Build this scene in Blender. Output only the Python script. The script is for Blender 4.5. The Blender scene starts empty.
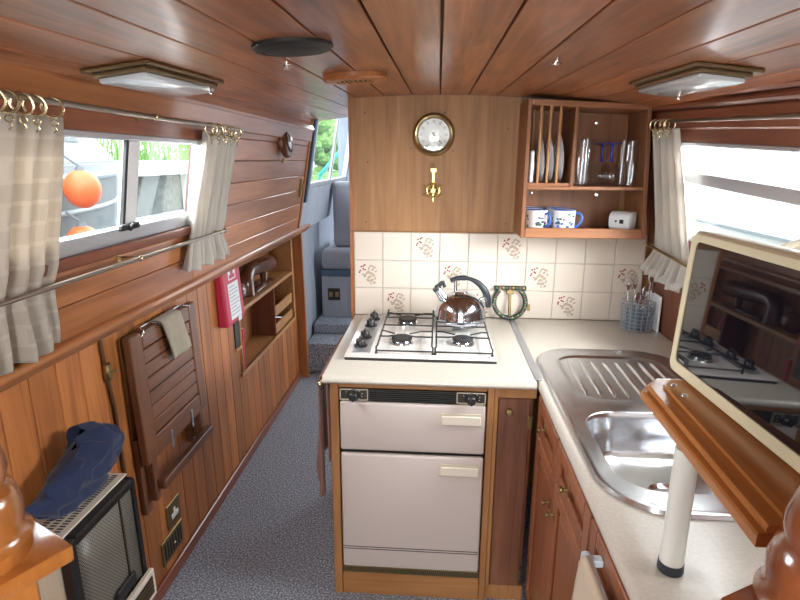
import bpy, bmesh, math, random
from mathutils import Vector, Matrix, noise
PI = math.pi
R = math.radians
random.seed(7)
scn = bpy.context.scene
COL = scn.collection

# ------------------------------------------------------------------ materials
def new_mat(name):
    m = bpy.data.materials.new(name); m.use_nodes = True
    nt = m.node_tree
    b = nt.nodes['Principled BSDF']
    return m, nt, b

def setin(b, **k):
    names = {'rough': 'Roughness', 'metal': 'Metallic', 'ior': 'IOR', 'spec': 'Specular IOR Level', 'coat': 'Coat Weight',
             'coatr': 'Coat Roughness', 'sheen': 'Sheen Weight', 'sss': 'Subsurface Weight', 'alpha': 'Alpha', 'trans': 'Transmission Weight'}
    for a, v in k.items():
        b.inputs[names[a]].default_value = v

def flat(name, col, rough=.5, metal=0, bump=0, bscale=200, **k):
    m, nt, b = new_mat(name)
    b.inputs['Base Color'].default_value = (*col, 1)
    setin(b, rough=rough, metal=metal, **k)
    tc = nt.nodes.new('ShaderNodeTexCoord')
    n = nt.nodes.new('ShaderNodeTexNoise'); n.inputs['Scale'].default_value = bscale
    nt.links.new(tc.outputs['Object'], n.inputs['Vector'])
    # a little procedural unevenness in the surface
    mr = nt.nodes.new('ShaderNodeMapRange'); mr.inputs['To Min'].default_value = max(0, rough-.04); mr.inputs['To Max'].default_value = min(1, rough+.04)
    n2 = nt.nodes.new('ShaderNodeTexNoise'); n2.inputs['Scale'].default_value = 12
    nt.links.new(tc.outputs['Object'], n2.inputs['Vector'])
    nt.links.new(n2.outputs['Fac'], mr.inputs['Value']); nt.links.new(mr.outputs['Result'], b.inputs['Roughness'])
    if bump:
        bp = nt.nodes.new('ShaderNodeBump'); bp.inputs['Strength'].default_value = bump; bp.inputs['Distance'].default_value = .002
        nt.links.new(n.outputs['Fac'], bp.inputs['Height']); nt.links.new(bp.outputs['Normal'], b.inputs['Normal'])
    return m

def wood(name, c1, c2, axis='Z', rough=.4, vary=.25, grain=1.0, coat=0., knots=False, spec=.5):
    """c1 dark / c2 light, grain running along axis; every loose board gets its own tone"""
    m, nt, b = new_mat(name)
    L = nt.links
    tc = nt.nodes.new('ShaderNodeTexCoord')
    geo = nt.nodes.new('ShaderNodeNewGeometry')
    off = nt.nodes.new('ShaderNodeVectorMath'); off.operation = 'SCALE'; off.inputs['Scale'].default_value = 37
    comb = nt.nodes.new('ShaderNodeCombineXYZ')
    for i in range(3): L.new(geo.outputs['Random Per Island'], comb.inputs[i])
    L.new(comb.outputs[0], off.inputs[0])
    add = nt.nodes.new('ShaderNodeVectorMath'); add.operation = 'ADD'
    L.new(tc.outputs['Object'], add.inputs[0]); L.new(off.outputs[0], add.inputs[1])
    mp = nt.nodes.new('ShaderNodeMapping')
    s = [38*grain]*3; s['XYZ'.index(axis)] = 2.2*grain
    mp.inputs['Scale'].default_value = s
    L.new(add.outputs[0], mp.inputs['Vector'])
    n = nt.nodes.new('ShaderNodeTexNoise'); n.inputs['Scale'].default_value = 1.0; n.inputs['Detail'].default_value = 7
    n.inputs['Roughness'].default_value = .62; n.inputs['Distortion'].default_value = .9
    L.new(mp.outputs[0], n.inputs['Vector'])
    mp2 = nt.nodes.new('ShaderNodeMapping')
    s2 = [9*grain]*3; s2['XYZ'.index(axis)] = 1.2*grain
    mp2.inputs['Scale'].default_value = s2
    L.new(add.outputs[0], mp2.inputs['Vector'])
    n2 = nt.nodes.new('ShaderNodeTexNoise'); n2.inputs['Scale'].default_value = 1.0; n2.inputs['Detail'].default_value = 3; n2.inputs['Distortion'].default_value = 1.5
    L.new(mp2.outputs[0], n2.inputs['Vector'])
    mx = nt.nodes.new('ShaderNodeMath'); mx.operation = 'MULTIPLY_ADD'; mx.inputs[1].default_value = .55
    sc = nt.nodes.new('ShaderNodeMath'); sc.operation = 'MULTIPLY'; sc.inputs[1].default_value = .45
    L.new(n2.outputs['Fac'], sc.inputs[0]); L.new(n.outputs['Fac'], mx.inputs[0]); L.new(sc.outputs[0], mx.inputs[2])
    cr = nt.nodes.new('ShaderNodeValToRGB')
    cr.color_ramp.elements[0].position = .34; cr.color_ramp.elements[0].color = (*c1, 1)
    cr.color_ramp.elements[1].position = .66; cr.color_ramp.elements[1].color = (*c2, 1)
    L.new(mx.outputs[0], cr.inputs['Fac'])
    hsv = nt.nodes.new('ShaderNodeHueSaturation')
    mr = nt.nodes.new('ShaderNodeMapRange'); mr.inputs['To Min'].default_value = 1-vary; mr.inputs['To Max'].default_value = 1+vary
    L.new(geo.outputs['Random Per Island'], mr.inputs['Value']); L.new(mr.outputs[0], hsv.inputs['Value'])
    L.new(cr.outputs['Color'], hsv.inputs['Color'])
    out = hsv.outputs['Color']
    if knots:
        v = nt.nodes.new('ShaderNodeTexVoronoi'); v.inputs['Scale'].default_value = 1.0
        mp3 = nt.nodes.new('ShaderNodeMapping'); s3 = [8]*3; s3['XYZ'.index(axis)] = 3.2; mp3.inputs['Scale'].default_value = s3
        L.new(add.outputs[0], mp3.inputs['Vector']); L.new(mp3.outputs[0], v.inputs['Vector'])
        k = nt.nodes.new('ShaderNodeMapRange'); k.inputs['From Min'].default_value = .04; k.inputs['From Max'].default_value = .12
        L.new(v.outputs['Distance'], k.inputs['Value'])
        mix = nt.nodes.new('ShaderNodeMix'); mix.data_type = 'RGBA'
        L.new(k.outputs[0], mix.inputs['Factor']); mix.inputs['A'].default_value = (c1[0]*.45, c1[1]*.4, c1[2]*.4, 1)
        L.new(out, mix.inputs['B']); out = mix.outputs['Result']
    L.new(out, b.inputs['Base Color'])
    setin(b, rough=rough, coat=coat, coatr=.12, spec=spec)
    bp = nt.nodes.new('ShaderNodeBump'); bp.inputs['Strength'].default_value = .12; bp.inputs['Distance'].default_value = .003
    L.new(n.outputs['Fac'], bp.inputs['Height']); L.new(bp.outputs['Normal'], b.inputs['Normal'])
    return m

def speckle(name, cols, scale, rough=.9, bump=.6, bdist=.004, detail=2, spec=.5):
    m, nt, b = new_mat(name); L = nt.links
    tc = nt.nodes.new('ShaderNodeTexCoord')
    n = nt.nodes.new('ShaderNodeTexNoise'); n.inputs['Scale'].default_value = scale; n.inputs['Detail'].default_value = detail
    n.inputs['Roughness'].default_value = .7
    L.new(tc.outputs['Object'], n.inputs['Vector'])
    cr = nt.nodes.new('ShaderNodeValToRGB')
    els = cr.color_ramp.elements
    els[0].position = cols[0][0]; els[0].color = (*cols[0][1], 1)
    els[1].position = cols[-1][0]; els[1].color = (*cols[-1][1], 1)
    for p, c in cols[1:-1]:
        e = els.new(p); e.color = (*c, 1)
    L.new(n.outputs['Fac'], cr.inputs['Fac']); L.new(cr.outputs['Color'], b.inputs['Base Color'])
    setin(b, rough=rough, spec=spec)
    if bump:
        bp = nt.nodes.new('ShaderNodeBump'); bp.inputs['Strength'].default_value = bump; bp.inputs['Distance'].default_value = bdist
        L.new(n.outputs['Fac'], bp.inputs['Height']); L.new(bp.outputs['Normal'], b.inputs['Normal'])
    return m

def cloth(name, col, col2=None, trans=0., pattern=False):
    m, nt, b = new_mat(name); L = nt.links
    tc = nt.nodes.new('ShaderNodeTexCoord')
    n = nt.nodes.new('ShaderNodeTexNoise'); n.inputs['Scale'].default_value = 400; n.inputs['Detail'].default_value = 2
    L.new(tc.outputs['Object'], n.inputs['Vector'])
    colsock = None
    if pattern:
        br = nt.nodes.new('ShaderNodeTexBrick'); br.inputs['Scale'].default_value = 1
        br.inputs['Brick Width'].default_value = .060; br.inputs['Row Height'].default_value = .042
        br.inputs['Mortar Size'].default_value = .0055; br.inputs['Mortar Smooth'].default_value = .4
        br.offset = .5
        br.inputs['Color1'].default_value = (*col, 1); br.inputs['Color2'].default_value = (col[0]*.93, col[1]*.93, col[2]*.93, 1)
        br.inputs['Mortar'].default_value = (*col2, 1)
        L.new(tc.outputs['UV'], br.inputs['Vector']); colsock = br.outputs['Color']
        L.new(colsock, b.inputs['Base Color'])
    else:
        n3 = nt.nodes.new('ShaderNodeTexNoise'); n3.inputs['Scale'].default_value = 25
        L.new(tc.outputs['Object'], n3.inputs['Vector'])
        mix = nt.nodes.new('ShaderNodeMix'); mix.data_type = 'RGBA'
        c2 = col2 or tuple(c*.75 for c in col)
        mix.inputs['A'].default_value = (*col, 1); mix.inputs['B'].default_value = (*c2, 1)
        L.new(n3.outputs['Fac'], mix.inputs['Factor']); L.new(mix.outputs['Result'], b.inputs['Base Color']); colsock = mix.outputs['Result']
    setin(b, rough=.9, sheen=.15)
    bp = nt.nodes.new('ShaderNodeBump'); bp.inputs['Strength'].default_value = .3; bp.inputs['Distance'].default_value = .0015
    L.new(n.outputs['Fac'], bp.inputs['Height']); L.new(bp.outputs['Normal'], b.inputs['Normal'])
    if trans:
        tr = nt.nodes.new('ShaderNodeBsdfTranslucent'); L.new(colsock, tr.inputs['Color'])
        ms = nt.nodes.new('ShaderNodeMixShader'); ms.inputs[0].default_value = trans
        L.new(b.outputs[0], ms.inputs[1]); L.new(tr.outputs[0], ms.inputs[2])
        L.new(ms.outputs[0], nt.nodes['Material Output'].inputs['Surface'])
    return m

def thin_glass(name, tint=(1, 1, 1), rough=.0, base=.04, gain=.9):
    m = bpy.data.materials.new(name); m.use_nodes = True; nt = m.node_tree; nt.nodes.clear(); L = nt.links
    out = nt.nodes.new('ShaderNodeOutputMaterial')
    t = nt.nodes.new('ShaderNodeBsdfTransparent'); t.inputs['Color'].default_value = (*tint, 1)
    g = nt.nodes.new('ShaderNodeBsdfGlossy'); g.inputs['Roughness'].default_value = rough
    lw = nt.nodes.new('ShaderNodeLayerWeight'); lw.inputs['Blend'].default_value = .25
    mr = nt.nodes.new('ShaderNodeMapRange'); mr.inputs['To Min'].default_value = 0; mr.inputs['To Max'].default_value = gain
    L.new(lw.outputs['Facing'], mr.inputs['Value'])
    pw = nt.nodes.new('ShaderNodeMath'); pw.operation = 'POWER'; pw.inputs[1].default_value = 4.0
    L.new(mr.outputs[0], pw.inputs[0])
    ad = nt.nodes.new('ShaderNodeMath'); ad.operation = 'ADD'; ad.inputs[1].default_value = base; ad.use_clamp = True
    L.new(pw.outputs[0], ad.inputs[0])
    ms = nt.nodes.new('ShaderNodeMixShader')
    L.new(ad.outputs[0], ms.inputs[0]); L.new(t.outputs[0], ms.inputs[1]); L.new(g.outputs[0], ms.inputs[2])
    L.new(ms.outputs[0], out.inputs['Surface'])
    return m

M = {}
M['ceil'] = wood('ceiling_pine', (.16, .044, .014), (.52, .185, .068), 'Y', rough=.33, vary=.16, coat=.18, knots=True)
M['groove'] = flat('groove_red', (.045, .010, .006), .7)
M['low'] = wood('panel_upright', (.24, .074, .020), (.48, .175, .050), 'Z', rough=.42, vary=.25)
M['up'] = wood('panel_level', (.25, .083, .028), (.48, .19, .072), 'Y', rough=.3, vary=.12, coat=.2)
M['ledge'] = wood('ledge_wood', (.25, .082, .026), (.42, .16, .056), 'Y', rough=.28, vary=.1, coat=.3)
M['red'] = wood('red_wood', (.15, .040, .018), (.26, .082, .040), 'Y', rough=.3, vary=.1, coat=.2)
M['redz'] = wood('red_wood_upright', (.10, .028, .013), (.20, .062, .028), 'Z', rough=.36, vary=.15)
M['orange'] = wood('orange_post', (.27, .085, .022), (.44, .16, .045), 'Z', rough=.4, vary=.05)
M['ply'] = wood('plywood_face', (.21, .088, .029), (.44, .22, .085), 'Z', rough=.5, vary=.02, grain=.7)
M['oak'] = wood('oak_frame', (.24, .10, .032), (.40, .19, .068), 'Z', rough=.42, vary=.1)
M['oakx'] = wood('oak_rail', (.24, .10, .032), (.40, .19, .068), 'X', rough=.42, vary=.1)
M['rack'] = wood('rack_wood', (.22, .080, .032), (.36, .145, .06), 'X', rough=.42, vary=.12)
M['rackz'] = wood('rack_wood_upright', (.16, .056, .021), (.29, .112, .044), 'Z', rough=.42, vary=.12)
M['dowel'] = wood('dowel_wood', (.34, .15, .05), (.52, .26, .10), 'Z', rough=.45, vary=.1)
M['door'] = wood('door_wood', (.085, .028, .014), (.22, .085, .042), 'Z', rough=.45, vary=.12)
M['unit'] = wood('unit_wood', (.17, .050, .021), (.31, .102, .043), 'Z', rough=.33, vary=.1, coat=.15)
M['teak'] = wood('teak_upright', (.085, .032, .016), (.17, .068, .032), 'Z', rough=.4, vary=.12)
M['teaky'] = wood('teak_level', (.085, .032, .016), (.17, .068, .032), 'Y', rough=.4, vary=.15)
M['carve'] = wood('carved_wood', (.08, .028, .016), (.18, .07, .04), 'Y', rough=.22, vary=.02, coat=.3)
M['gloss'] = wood('varnished_pine', (.36, .115, .022), (.54, .20, .045), 'Z', rough=.16, vary=.05, coat=.7)
M['mahog'] = wood('varnished_mahogany', (.19, .05, .018), (.30, .09, .032), 'Z', rough=.18, vary=.05, coat=.7)
M['shelf'] = wood('shelf_wood', (.36, .125, .030), (.54, .215, .060), 'Y', rough=.25, vary=.05, coat=.4)
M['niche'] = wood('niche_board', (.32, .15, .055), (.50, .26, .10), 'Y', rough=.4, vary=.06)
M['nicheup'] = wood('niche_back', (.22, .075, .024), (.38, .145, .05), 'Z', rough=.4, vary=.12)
M['wire'] = flat('caddy_wire', (.42, .46, .52), .3, .7)
M['brass'] = flat('brass', (.70, .60, .36), .26, 1)
M['oldbrass'] = flat('old_brass', (.30, .22, .10), .42, 1)
M['bronze'] = flat('bronze_frame', (.24, .17, .09), .38, .8)
M['gold'] = flat('polished_gold', (.66, .48, .16), .3, 1)
M['oldgold'] = flat('bezel_brass', (.46, .36, .19), .3, 1)
M['chrome'] = flat('chrome', (.82, .82, .83), .09, 1)
M['steel'] = flat('stainless', (.72, .74, .77), .22, 1)
M['kettle'] = flat('kettle_steel', (.62, .67, .74), .1, 1)
M['rod'] = flat('curtain_rod', (.36, .31, .26), .36, 1)
M['alu'] = flat('aluminium', (.50, .51, .54), .42, .8)
M['tile'] = flat('tile_cream', (.69, .60, .51), .18, bump=.05, bscale=60)
M['grout'] = flat('grout', (.50, .46, .42), .8)
M['berry'] = flat('tile_berry', (.25, .012, .02), .3)
M['leaf'] = flat('tile_leaf', (.42, .31, .23), .3)
M['leaf2'] = flat('tile_leaf_grey', (.36, .30, .24), .3)
M['top'] = speckle('worktop_laminate', [(.3, (.47, .42, .36)), (.7, (.53, .475, .41))], 120, rough=.26, bump=.03, spec=.75)
M['carpet'] = speckle('blue_carpet', [(.36, (.09, .10, .125)), (.5, (.25, .28, .335)), (.64, (.62, .66, .74))], 140, rough=.95, bump=1., detail=3)
M['cream'] = flat('cream_enamel', (.50, .425, .39), .33)
M['creamlt'] = flat('handle_cream', (.64, .56, .47), .35)
M['hob'] = flat('hob_enamel', (.66, .62, .585), .2, coat=.3)
M['ivory'] = flat('ivory_plastic', (.72, .64, .43), .35)
M['beige'] = flat('heater_beige', (.50, .44, .33), .45)
M['pipe'] = flat('brown_pipe', (.12, .055, .025), .45, .3)
M['black'] = flat('black_plastic', (.012, .012, .013), .35)
M['blackm'] = flat('black_matt', (.016, .015, .015), .6)
M['brownblk'] = flat('dial_brown', (.030, .022, .016), .4)
M['iron'] = flat('black_enamel_wire', (.012, .011, .012), .5)
M['grip'] = flat('kettle_grip', (.016, .019, .026), .38)
M['white'] = flat('white_plastic', (.76, .76, .75), .35)
M['china'] = flat('white_china', (.78, .78, .80), .12, coat=.3)
M['blue'] = flat('blue_glaze', (.05, .12, .42), .15)
M['green'] = flat('green_glaze', (.03, .10, .05), .2)
M['purple'] = flat('purple_glaze', (.14, .06, .20), .2)
M['bluew'] = flat('blue_white_bar', (.55, .62, .68), .35)
M['tube'] = flat('white_tube', (.70, .69, .64), .35)
M['rubber'] = flat('dark_rubber', (.02, .025, .035), .5)
M['crim'] = flat('fire_red', (.44, .018, .055), .35)
M['ink'] = flat('grey_print', (.28, .27, .28), .6)
M['paper'] = flat('label_paper', (.66, .66, .68), .5)
M['darkhole'] = flat('dark_recess', (.012, .012, .014), .6)
M['screen'] = flat('screen_glass', (.006, .007, .012), .02, ior=1.85)
M['cutsteel'] = flat('cutlery_steel', (.72, .72, .74), .14, 1)
M['cuthandle'] = flat('blue_grey_handle', (.22, .28, .36), .35)
M['curtain'] = cloth('curtain_linen', (.57, .50, .42), (.62, .55, .47), trans=.25, pattern=True)
M['ctr'] = cloth('curtain_plain', (.62, .57, .51), (.56, .51, .45), trans=.25)
M['navy'] = cloth('navy_cloth', (.014, .026, .085), (.009, .015, .05))
M['taupe'] = cloth('taupe_cloth', (.34, .285, .21))
M['towel'] = cloth('brown_towel', (.27, .12, .095), (.18, .075, .06))
M['beigetowel'] = cloth('beige_towel', (.52, .40, .29), (.44, .33, .24))
M['seat'] = cloth('grey_vinyl', (.27, .275, .32), (.23, .235, .28))
M['lining'] = wood('grey_lining', (.24, .27, .33), (.34, .37, .43), 'Z', rough=.6, vary=.04, grain=.8)
M['bluetrim'] = flat('blue_trim', (.045, .09, .15), .5)
M['pane'] = thin_glass('window_pane', (.96, .98, .98))
M['glass'] = thin_glass('clear_glass', (.97, .98, .985), base=.06, gain=.85)
M['bluegl'] = flat('blue_stem_glass', (.012, .03, .36), .08, coat=.5)
M['clockface'] = flat('clock_face', (.78, .77, .73), .4)
M['enam'] = flat('painted_black', (.022, .035, .03), .4)
M['pink'] = flat('painted_pink', (.28, .07, .07), .5)
M['yel'] = flat('painted_yellow', (.40, .31, .10), .5)
M['pgreen'] = flat('painted_green', (.06, .16, .08), .5)
M['brownglass'] = flat('brown_glass', (.10, .06, .04), .15)
M['frost'] = None
def _diff():
    m, nt, b = new_mat('lamp_diffuser')
    b.inputs['Base Color'].default_value = (.62, .66, .70, 1); setin(b, rough=.16, spec=.8, coat=.6)
    tc = nt.nodes.new('ShaderNodeTexCoord'); w = nt.nodes.new('ShaderNodeTexWave'); w.inputs['Scale'].default_value = 60
    w.bands_direction = 'Y'
    nt.links.new(tc.outputs['Object'], w.inputs['Vector'])
    bp = nt.nodes.new('ShaderNodeBump'); bp.inputs['Strength'].default_value = .25; bp.inputs['Distance'].default_value = .002
    nt.links.new(w.outputs['Fac'], bp.inputs['Height']); nt.links.new(bp.outputs['Normal'], b.inputs['Normal'])
    return m
M['frost'] = _diff()
def _mesh():
    m, nt, b = new_mat('woven_mesh'); L = nt.links
    tc = nt.nodes.new('ShaderNodeTexCoord')
    ck = nt.nodes.new('ShaderNodeTexBrick'); ck.inputs['Scale'].default_value = 1; ck.inputs['Brick Width'].default_value = .0095
    ck.inputs['Row Height'].default_value = .0066; ck.inputs['Mortar Size'].default_value = .0018; ck.offset = .5
    ck.inputs['Color1'].default_value = (.004, .004, .004, 1); ck.inputs['Color2'].default_value = (.006, .006, .006, 1); ck.inputs['Mortar'].default_value = (.20, .18, .15, 1)
    L.new(tc.outputs['UV'], ck.inputs['Vector']); L.new(ck.outputs['Color'], b.inputs['Base Color'])
    setin(b, rough=.45)
    return m
M['mesh'] = _mesh()
# outdoors
M['water'] = flat('canal_water', (.10, .12, .11), .06, bump=.5, bscale=6)
M['hull'] = flat('grey_hull', (.10, .115, .13), .5)
M['cover'] = flat('canvas_cover', (.30, .34, .38), .6)
M['hullw'] = flat('white_hull', (.75, .75, .76), .3)
M['orangef'] = flat('orange_fender', (.80, .11, .02), .45)
M['jettyw'] = flat('white_beam', (.78, .78, .76), .6)
M['jetty'] = speckle('dark_piling', [(.3, (.03, .035, .035)), (.7, (.12, .13, .12))], 14, bump=.3)
M['reed'] = flat('reed_green', (.14, .30, .06), .6)
M['bush'] = speckle('bush_green', [(.3, (.03, .10, .02)), (.7, (.22, .38, .10))], 9, bump=.3)
M['teal'] = flat('teal_rail', (.05, .42, .42), .4)

# ------------------------------------------------------------------ mesh builder
class MB:
    def __init__(s, mtx=None):
        s.bm = bmesh.new(); s.m = mtx or Matrix.Identity(4); s.mi = 0
        s.uv = None
    def v(s, p): return s.bm.verts.new(s.m @ Vector(p))
    def f(s, vs):
        try:
            fc = s.bm.faces.new(vs); fc.material_index = s.mi; return fc
        except ValueError:
            return None
    def box(s, x0, x1, y0, y1, z0, z1, bev=0., seg=1):
        vs = [s.v((x, y, z)) for x in (x0, x1) for y in (y0, y1) for z in (z0, z1)]
        fs = [s.f([vs[i] for i in q]) for q in ((0, 1, 3, 2), (4, 6, 7, 5), (0, 4, 5, 1), (2, 3, 7, 6), (0, 2, 6, 4), (1, 5, 7, 3))]
        if bev:
            es = {e for f in fs for e in f.edges}
            r = bmesh.ops.bevel(s.bm, geom=list(es), offset=bev, segments=seg, profile=.5, affect='EDGES')
            for f in r['faces']: f.material_index = s.mi
        return s
    def hexa(s, pts, bev=0., seg=1):
        """8 points: bottom ring 4 then top ring 4"""
        vs = [s.v(p) for p in pts]
        fs = [s.f([vs[i] for i in q]) for q in ((3, 2, 1, 0), (4, 5, 6, 7), (0, 1, 5, 4), (1, 2, 6, 5), (2, 3, 7, 6), (3, 0, 4, 7))]
        if bev:
            es = {e for f in fs if f for e in f.edges}
            r = bmesh.ops.bevel(s.bm, geom=list(es), offset=bev, segments=seg, profile=.5, affect='EDGES')
            for f in r['faces']: f.material_index = s.mi
        return s
    def prism(s, poly, fn0, fn1, bev=0., seg=1):
        """poly of (a,b); fn0/fn1 map to 3d for both caps"""
        a = [s.v(fn0(*p)) for p in poly]; b = [s.v(fn1(*p)) for p in poly]
        n = len(poly)
        fs = [s.f(a), s.f(b[::-1])] + [s.f([a[i], b[i], b[(i+1) % n], a[(i+1) % n]]) for i in range(n)]
        if bev:
            es = {e for f in fs[:2] if f for e in f.edges}
            r = bmesh.ops.bevel(s.bm, geom=list(es), offset=bev, segments=seg, profile=.5, affect='EDGES')
            for f in r['faces']: f.material_index = s.mi
        return s
    def tube(s, pts, r, seg=10, closed=False, caps=True):
        pts = [Vector(p) for p in pts]; n = len(pts); rings = []
        rr = r if isinstance(r, (list, tuple)) else [r]*n
        prev = None
        for i, p in enumerate(pts):
            if closed: t = (pts[(i+1) % n]-pts[i-1]).normalized()
            else: t = (pts[min(i+1, n-1)]-pts[max(i-1, 0)]).normalized()
            if prev is None:
                a = Vector((0, 0, 1)) if abs(t.z) < .9 else Vector((1, 0, 0))
                u = t.cross(a).normalized()
            else:
                u = (prev-t*prev.dot(t)).normalized()
            prev = u; w = t.cross(u)
            rings.append([s.v(p+u*(rr[i]*math.cos(2*PI*k/seg))+w*(rr[i]*math.sin(2*PI*k/seg))) for k in range(seg)])
        m = n if closed else n-1
        for i in range(m):
            a, b = rings[i], rings[(i+1) % n]
            for k in range(seg): s.f([a[k], a[(k+1) % seg], b[(k+1) % seg], b[k]])
        if caps and not closed:
            s.f(rings[0][::-1]); s.f(rings[-1])
        return s
    def cyl(s, p0, p1, r, r1=None, seg=16):
        return s.tube([p0, p1], [r, r if r1 is None else r1], seg)
    def lathe(s, prof, o=(0, 0, 0), axis='Z', seg=24, closed=False, caps=True):
        """prof (r,h) list"""
        o = Vector(o); rings = []
        ax = {'X': (Vector((0, 1, 0)), Vector((0, 0, 1)), Vector((1, 0, 0))), 'Y': (Vector((0, 0, 1)), Vector((1, 0, 0)), Vector((0, 1, 0))),
              'Z': (Vector((1, 0, 0)), Vector((0, 1, 0)), Vector((0, 0, 1)))}[axis] if isinstance(axis, str) else axis
        for r, h in prof:
            if r < 1e-6: rings.append([s.v(o+ax[2]*h)])
            else: rings.append([s.v(o+ax[2]*h+ax[0]*(r*math.cos(2*PI*k/seg))+ax[1]*(r*math.sin(2*PI*k/seg))) for k in range(seg)])
        prs = list(zip(rings, rings[1:]))
        if closed: prs.append((rings[-1], rings[0]))
        for a, b in prs:
            for k in range(seg):
                q = (k+1) % seg
                if len(a) == 1 and len(b) == 1: continue
                if len(a) == 1: s.f([a[0], b[q], b[k]])
                elif len(b) == 1: s.f([a[k], a[q], b[0]])
                else: s.f([a[k], a[q], b[q], b[k]])
        if not closed and caps:
            if len(rings[0]) > 1: s.f(rings[0][::-1])
            if len(rings[-1]) > 1: s.f(rings[-1])
        return s
    def ball(s, c, r, seg=12, rings=8):
        r = r if isinstance(r, (tuple, list)) else (r, r, r)
        c = Vector(c); vs = []
        for i in range(rings+1):
            th = PI*i/rings
            if i in (0, rings): vs.append([s.v(c+Vector((0, 0, r[2]*math.cos(th))))])
            else: vs.append([s.v(c+Vector((r[0]*math.sin(th)*math.cos(2*PI*k/seg), r[1]*math.sin(th)*math.sin(2*PI*k/seg), r[2]*math.cos(th)))) for k in range(seg)])
        for a, b in zip(vs, vs[1:]):
            for k in range(seg):
                q = (k+1) % seg
                if len(a) == 1: s.f([a[0], b[k], b[q]])
                elif len(b) == 1: s.f([a[k], b[0], a[q]])
                else: s.f([a[k], b[k], b[q], a[q]])
        return s
    def grid(s, fn, nu, nv, uvfn=None):
        if uvfn and s.uv is None: s.uv = s.bm.loops.layers.uv.new('UVMap')
        P = [[s.v(fn(i/nu, j/nv)) for j in range(nv+1)] for i in range(nu+1)]
        for i in range(nu):
            for j in range(nv):
                fc = s.f([P[i][j], P[i+1][j], P[i+1][j+1], P[i][j+1]])
                if uvfn and fc:
                    for lp, (a, b) in zip(fc.loops, ((i, j), (i+1, j), (i+1, j+1), (i, j+1))):
                        lp[s.uv].uv = uvfn(a/nu, b/nv)
        return s
    def build(s, name, mats, parent=None, smooth=True, ang=38, solid=0., subd=0, origin=None, normals=True, wn=False):
        if normals: bmesh.ops.recalc_face_normals(s.bm, faces=s.bm.faces)
        me = bpy.data.meshes.new(name)
        s.bm.to_mesh(me); s.bm.free()
        for m in (mats if isinstance(mats, (list, tuple)) else [mats]): me.materials.append(M[m])
        if smooth:
            me.polygons.foreach_set('use_smooth', [True]*len(me.polygons)); me.set_sharp_from_angle(angle=R(ang))
        o = bpy.data.objects.new(name, me); COL.objects.link(o)
        w = Vector((0, 0, 0))
        if parent:
            w = world_loc(parent); o.parent = parent
            if w.length: me.transform(Matrix.Translation(-w))
        elif origin:
            me.transform(Matrix.Translation(-Vector(origin))); o.location = origin
        if solid:
            md = o.modifiers.new('thickness', 'SOLIDIFY'); md.thickness = solid; md.offset = 0
        if wn:
            md = o.modifiers.new('weighted', 'WEIGHTED_NORMAL'); md.keep_sharp = True; md.weight = 100
        if subd:
            md = o.modifiers.new('smooth', 'SUBSURF'); md.levels = subd; md.render_levels = subd
        return o

def world_loc(o):
    w = Vector((0, 0, 0))
    while o: w = w+o.location; o = o.parent
    return w
def tag(o, label, cat, group=None, kind=None):
    o['label'] = label; o['category'] = cat
    if group: o['group'] = group
    if kind: o['kind'] = kind
    return o
def thing(name, label, cat, loc, group=None):
    o = bpy.data.objects.new(name, None); COL.objects.link(o); o.location = loc; o.empty_display_size = .05
    return tag(o, label, cat, group)
def struct(o):
    o['kind'] = 'structure'; return o
def copy_thing(root, loc=None, label=None, group=None):
    c = root.copy(); COL.objects.link(c)
    if loc is not None: c.location = loc
    for ch in list(root.children):
        d = ch.copy(); COL.objects.link(d); d.parent = c
        for g in ch.children:
            e = g.copy(); COL.objects.link(e); e.parent = d
    if label: c['label'] = label
    if group: c['group'] = group
    return c
def lerp(a, b, t): return a+(b-a)*t
def rrect(x0, x1, y0, y1, r, n=6):
    out = []
    for cx, cy, a0 in ((x1-r, y1-r, 0), (x0+r, y1-r, 90), (x0+r, y0+r, 180), (x1-r, y0+r, 270)):
        for k in range(n+1):
            a = R(a0+90*k/n); out.append((cx+r*math.cos(a), cy+r*math.sin(a)))
    return out

# ------------------------------------------------------------------ hull shape
def XL(z): return -.99-.015*z if z < 1.115 else -.90+.17*(z-1.12)          # left inner face
def XR(z): return 1.0-.055*z if z < 1.115 else .935-.17*(z-1.12)           # right inner face
def ZC(x, y): return 1.838+.03*(y-2.46)-.10*x*x                            # cambered roof, rising to the bow
SH = .05                                                                    # sheer of the right side fittings
def zr(z, y): return z+SH*(y-2.0)+.004

def left_block(mb, y0, y1, z0, z1, d0, d1, bev=0., F=XL, sgn=1, sheer=False):
    """slab lying on the side wall: from d0 to d1 metres inwards of its face"""
    Z = (lambda z, y: zr(z, y)) if sheer else (lambda z, y: z)
    e = 1e-4
    def P(y, z, d): return (F(z)+sgn*d, y, Z(z, y))
    mb.hexa([P(y0, z0, d0), P(y1, z0, d0), P(y1, z0, d1), P(y0, z0, d1), P(y0, z1, d0), P(y1, z1, d0), P(y1, z1, d1), P(y0, z1, d1)], bev)
def right_block(mb, y0, y1, z0, z1, d0, d1, bev=0., sheer=True): left_block(mb, y0, y1, z0, z1, d0, d1, bev, XR, -1, sheer)

YN, YF = -.75, 3.78
YU = 3.49
# floor
mb = MB(); mb.box(-1.03, 1.03, YN, 5.6, -.05, 0); struct(mb.build('floor', 'carpet', smooth=False))

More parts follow.
